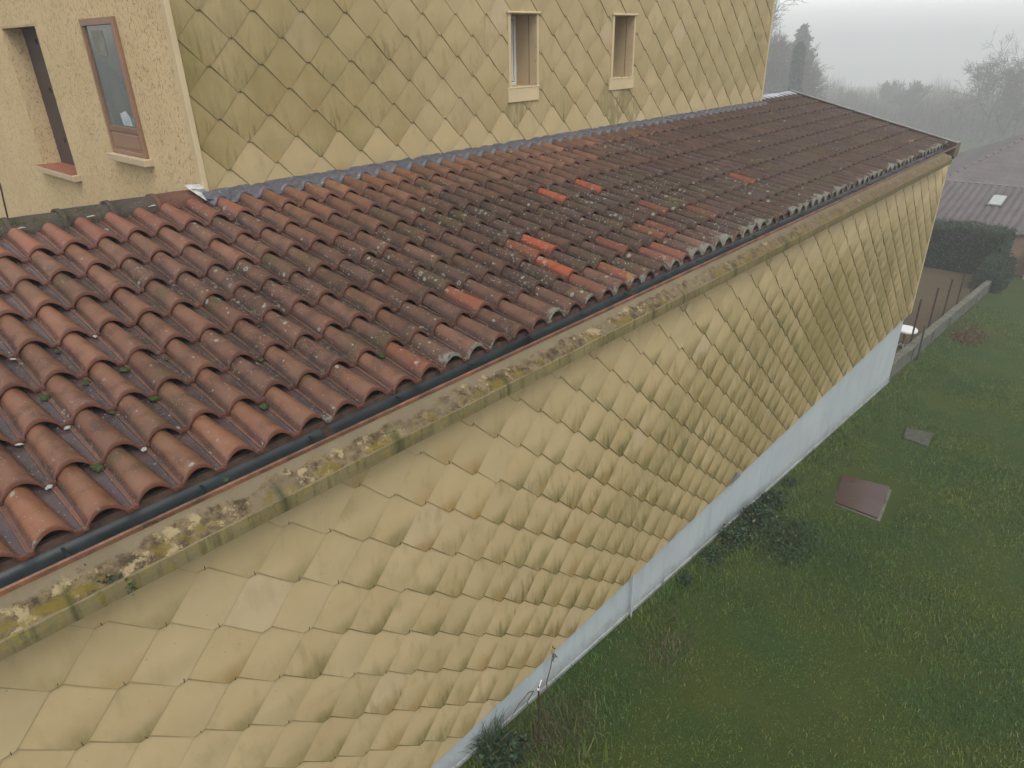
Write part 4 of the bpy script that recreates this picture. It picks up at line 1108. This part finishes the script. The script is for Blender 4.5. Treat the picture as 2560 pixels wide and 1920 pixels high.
sk = bpy.data.objects.new('skylight', None); COL.objects.link(sk); sk.location = (33., 4.4, -5.8); sk.parent = lr
def rp(x, y, h): return (x, y, -6.55 + .94 * (x - 30.05) / 4.45 + h)
def rquad(x0, x1, y0, y1, h0, h1):
    b = MB(); b.add([rp(x0, y0, h0), rp(x1, y0, h0), rp(x1, y1, h0), rp(x0, y1, h0), rp(x0, y0, h1), rp(x1, y0, h1), rp(x1, y1, h1), rp(x0, y1, h1)], [(0,3,2,1),(4,5,6,7),(0,1,5,4),(1,2,6,5),(2,3,7,6),(3,0,4,7)]); return b
sk.matrix_parent_inverse = Matrix.Translation(nh.location).inverted()
for nm, bb, mt in (('frame', rquad(32.2, 33.3, 3.98, 4.55, .02, .12), simple('skylight_frame', (.06, .06, .06), .5)), ('pane', rquad(32.3, 33.2, 4.05, 4.48, .11, .135), simple('skylight_pane', (.40, .42, .40), .3, .6))):
    o = bb.build(nm, mt, None); o.parent = lr; o.matrix_parent_inverse = Matrix.Identity(4)
    o.name = 'skylight_' + nm
bpy.data.objects.remove(sk)

# ------------------------------------------------------------------ trees
def branch_tree(name, base, h, label, seed, spread=.5, trunk=.18, lean=(0, 0), depth=6, first=.35, twig=.006, ratio=.72, group=None, upb=.25, nkids=3, segs=4):
    rr = random.Random(seed); root = empty(name, base, label, 'tree', group)
    T = MB(); C = MB()
    def grow(p, d, L, r, lv):
        pts = [p]; rs = [r]; q = Vector(p); dd = Vector(d)
        for k in range(segs):
            dd = (dd + Vector((rr.gauss(0, .13), rr.gauss(0, .13), rr.gauss(0, .08) + upb * .12))).normalized()
            q = q + dd * (L / segs); pts.append(tuple(q)); rs.append(max(twig, r * (1 - .45 * (k + 1) / segs)))
        (T if lv == 0 else C).tube(pts, rs, 7 if lv < 2 else (4 if lv < 4 else 3), cap=False)
        if lv >= depth: return
        nk = nkids + (1 if lv < 2 else 0)
        for k in range(nk):
            t = rr.uniform(.35 if lv else first, 1.) if k else 1.
            i = min(segs - 1, int(t * segs)); pp = Vector(pts[i]).lerp(Vector(pts[i + 1]), t * segs - i)
            ax = dd.orthogonal().normalized(); ax.rotate(Matrix.Rotation(rr.uniform(0, 6.28), 4, dd))
            nd = (dd + ax * rr.uniform(.5, 1.2) * spread * (1.6 if k else .8)).normalized()
            grow(tuple(pp), nd, L * ratio * rr.uniform(.75, 1.15), max(twig, rs[i] * (.62 if k else .8)), lv + 1)
    grow((base[0], base[1], base[2] - .3), Vector((lean[0], lean[1], 1)).normalized(), h * .36, trunk, 0)
    zt = max(v[2] for v in C.V) - base[2]; kf = h / zt
    for mb_ in (T, C): mb_.V = [(base[0] + (v[0] - base[0]) * kf, base[1] + (v[1] - base[1]) * kf, base[2] + (v[2] - base[2]) * kf) for v in mb_.V]
    T.build('trunk', BARK, root, smooth=True); C.build('crown', BARK, root)
    return root
gzf = gz(40); TK = 3.0
def tloc(x, y, ztop): return (x * TK, y * TK, gz(x * TK)), ztop * TK - gz(x * TK)
L_, H_ = tloc(35.5, 15.45, 2.6); branch_tree('bare_tree', L_, H_, 'tall bare tree beside the far corner of the upper wall', 11, .62, .42, (.0, -.06), 7, .15, .030, .77, None, .30, 4)
L_, H_ = tloc(40.9, 6.72, .3); branch_tree('bare_tree', L_, H_, 'large bare spreading tree rising above the neighbouring roof', 24, .80, .34, (-.02, .05), 7, .50, .022, .78, None, .35, 3)
L_, H_ = tloc(40.0, 6.0, -.1); branch_tree('bare_tree', L_, H_, 'bare forked tree at the right edge of the photograph', 6, .75, .42, (.0, -.30), 7, .4, .022, .78, None, .3, 3)
far = [(50, 16.3, -2.9, 31), (54, 14.6, -2.7, 32), (50, 12.7, -2.4, 33), (57, 13.2, -3.3, 34), (52, 11.2, -2.5, 35), (56, 10.6, -3.2, 36), (50, 9.2, -2.9, 37), (46, 7.6, -2.6, 38), (54, 7.2, -3.2, 40), (48, 4.6, -2.9, 41),
       (60, 17.2, -3.7, 42), (46, 10.2, -3.1, 43), (58, 8.6, -3.4, 44), (44, 8.9, -3.0, 45), (52, 5.6, -3.1, 46), (42, 5.9, -2.6, 47)]
protos = []
for i, (x, y, zt, sd_) in enumerate(far):
    lab = 'bare winter tree fading into the fog beyond the roofs'; L_, h = tloc(x, y, zt)
    if i < 3:
        t = branch_tree('foggy_tree', L_, h, lab, sd_, .40, .12, (0, 0), 7, .12, .034, .76, 'bare trees fading into the fog', .5, 3, 3)
        protos.append((t, h))
    else:
        src, h0 = protos[i % 3]; t = src.copy(); COL.objects.link(t); t.location = L_; t.rotation_euler = (0, 0, sd_); t.scale = (h / h0,) * 3
        for ch in src.children:
            c_ = ch.copy(); COL.objects.link(c_); c_.parent = t
def wood():
    r2 = np.random.default_rng(8); n = 26000
    x = r2.uniform(120, 205, n); f = r2.uniform(.07, .36, n); y = x * f
    zt = np.array([-9.6 - .02 * (a - 120) + 3.6 * mnoise.noise(Vector((a * .05, b * .12, 0))) + 2.0 * mnoise.noise(Vector((a * .15, b * .3, 2))) for a, b in zip(x, y)])
    zb = np.array([gz(a) for a in x]); z = zb + (zt - zb) * r2.random(n) ** .75
    L = r2.uniform(1.2, 3.8, n); w_ = r2.uniform(.016, .05, n); an = r2.uniform(0, 6.28, n); ti = np.abs(r2.normal(0, .45, n))
    d = np.stack([np.sin(ti) * np.cos(an), np.sin(ti) * np.sin(an), np.cos(ti)], 1) * L[:, None]; p = np.stack([x, y, z - L * .7], 1)
    sd_ = np.stack([-np.full(n, .67), np.full(n, .74), np.zeros(n)], 1) * w_[:, None]
    V = np.stack([p - sd_, p + sd_, p + d], 1).reshape(-1, 3)
    o = mesh_obj('distant_wood', V, np.arange(3 * n).reshape(-1, 3).tolist(), BARK)
    tag(o, 'tangle of bare woodland twigs lost in the fog', 'wood', kind='stuff')
wood()
# spruce
def spruce(base, h, rad, label, seed, n_wh=34, name='spruce'):
    rr = random.Random(seed); root = empty(name, base, label, 'tree')
    T = MB(); T.tube([(base[0], base[1], base[2] - .2), (base[0], base[1], base[2] + h * .97)], [.2, .02], 8); T.build('trunk', BARK, root)
    P = []; D = []
    for wv in range(n_wh):
        t = (wv + .5) / n_wh; z = base[2] + h * (.08 + .92 * t); L = rad * (1 - t) ** .85 + .25
        for k in range(9):
            a = rr.uniform(0, 6.28); l = L * rr.uniform(.5, 1.15)
            nseg = int(20 * l) + 6
            for s_ in range(nseg):
                f = (s_ + rr.random()) / nseg; r_ = l * f
                zz = z - .35 * l * math.sin(f * 2.2) * .8 + (.25 * l * f ** 3)
                wd_ = .22 * (1 - f * .7) * l * .55 + .04
                off = rr.gauss(0, wd_ * .6)
                P.append((base[0] + r_ * math.cos(a) - off * math.sin(a), base[1] + r_ * math.sin(a) + off * math.cos(a), zz - abs(rr.gauss(0, .13)) - .25 * abs(off)))
    P = np.array(P); r2 = np.random.default_rng(seed)
    leaves_at('crown', P, .62, CONI, r2, root, -.4)
L_, H_ = tloc(42, 16.45, .55)
spruce(L_, H_, 6.0, 'tall dark spruce standing in the fog', 3, 38)
# columnar conifer in front of it
def column_tree(base, h, rad, label, seed):
    root = empty('columnar_cypress', base, label, 'tree'); r2 = np.random.default_rng(seed); n = 15000
    t = r2.random(n) ** .8; a = r2.uniform(0, 6.28, n)
    dz = (1 - t) * h; prof_ = rad * (.82 + np.clip(dz - 3.9, 0, 6) * .30) * np.clip(dz * 1.8, 0, 1) ** .5
    rr_ = prof_ * (r2.random(n) ** .25) * (1 + .10 * np.sin(a * 3 + t * 9))
    P = np.stack([base[0] + rr_ * np.cos(a), base[1] + rr_ * np.sin(a), base[2] + t * h], 1)
    leaves_at('crown', P, .34, CONI, r2, root, 1.6)
    T = MB(); T.tube([(base[0], base[1], base[2] - .2), (base[0], base[1], base[2] + h * .93)], [.20, .10], 8); T.build('trunk', BARK, root)
L_, H_ = tloc(29, 11.40, -.30)
column_tree(L_, H_, .64, 'dark columnar conifer in front of the spruce', 9)
# rounded small conifer far off
root = empty('round_evergreen', (165, 52.7, gz(165)), 'small rounded evergreen barely visible in the fog', 'tree')
T = MB(); T.tube([(165, 52.7, gz(165) - .2), (165, 52.7, -13.)], [.18, .06], 8); T.build('trunk', BARK, root)
r2 = np.random.default_rng(4); n = 7000; d = r2.normal(size=(n, 3)); d /= np.linalg.norm(d, axis=1)[:, None]
rr_ = 1. + .25 * np.array([mnoise.noise(Vector(q) * 3) for q in d]); P = d * (r2.random((n, 1)) ** .4) * rr_[:, None] * np.array([2.9, 2.9, 4.6]) + np.array([165, 52.7, -16.0])
leaves_at('crown', P, .58, CONI, r2, root)

# ------------------------------------------------------------------ haze
def haze():
    me = bpy.data.meshes.new('haze'); b = MB(); b.box((-13, -201, -28.), (402, 201, 8.4))
    m_ = bpy.data.materials.new('fog_air'); m_.use_nodes = True; t = m_.node_tree; t.nodes.clear()
    out = t.nodes.new('ShaderNodeOutputMaterial'); v = t.nodes.new('ShaderNodeVolumePrincipled')
    v.inputs['Color'].default_value = (.965, .985, 1., 1); v.inputs['Density'].default_value = .0037; v.inputs['Anisotropy'].default_value = .1
    t.links.new(v.outputs[0], out.inputs['Volume'])
    o = b.build('haze', m_); o['kind'] = 'stuff'; o['label'] = 'grey winter fog filling the air'
haze()
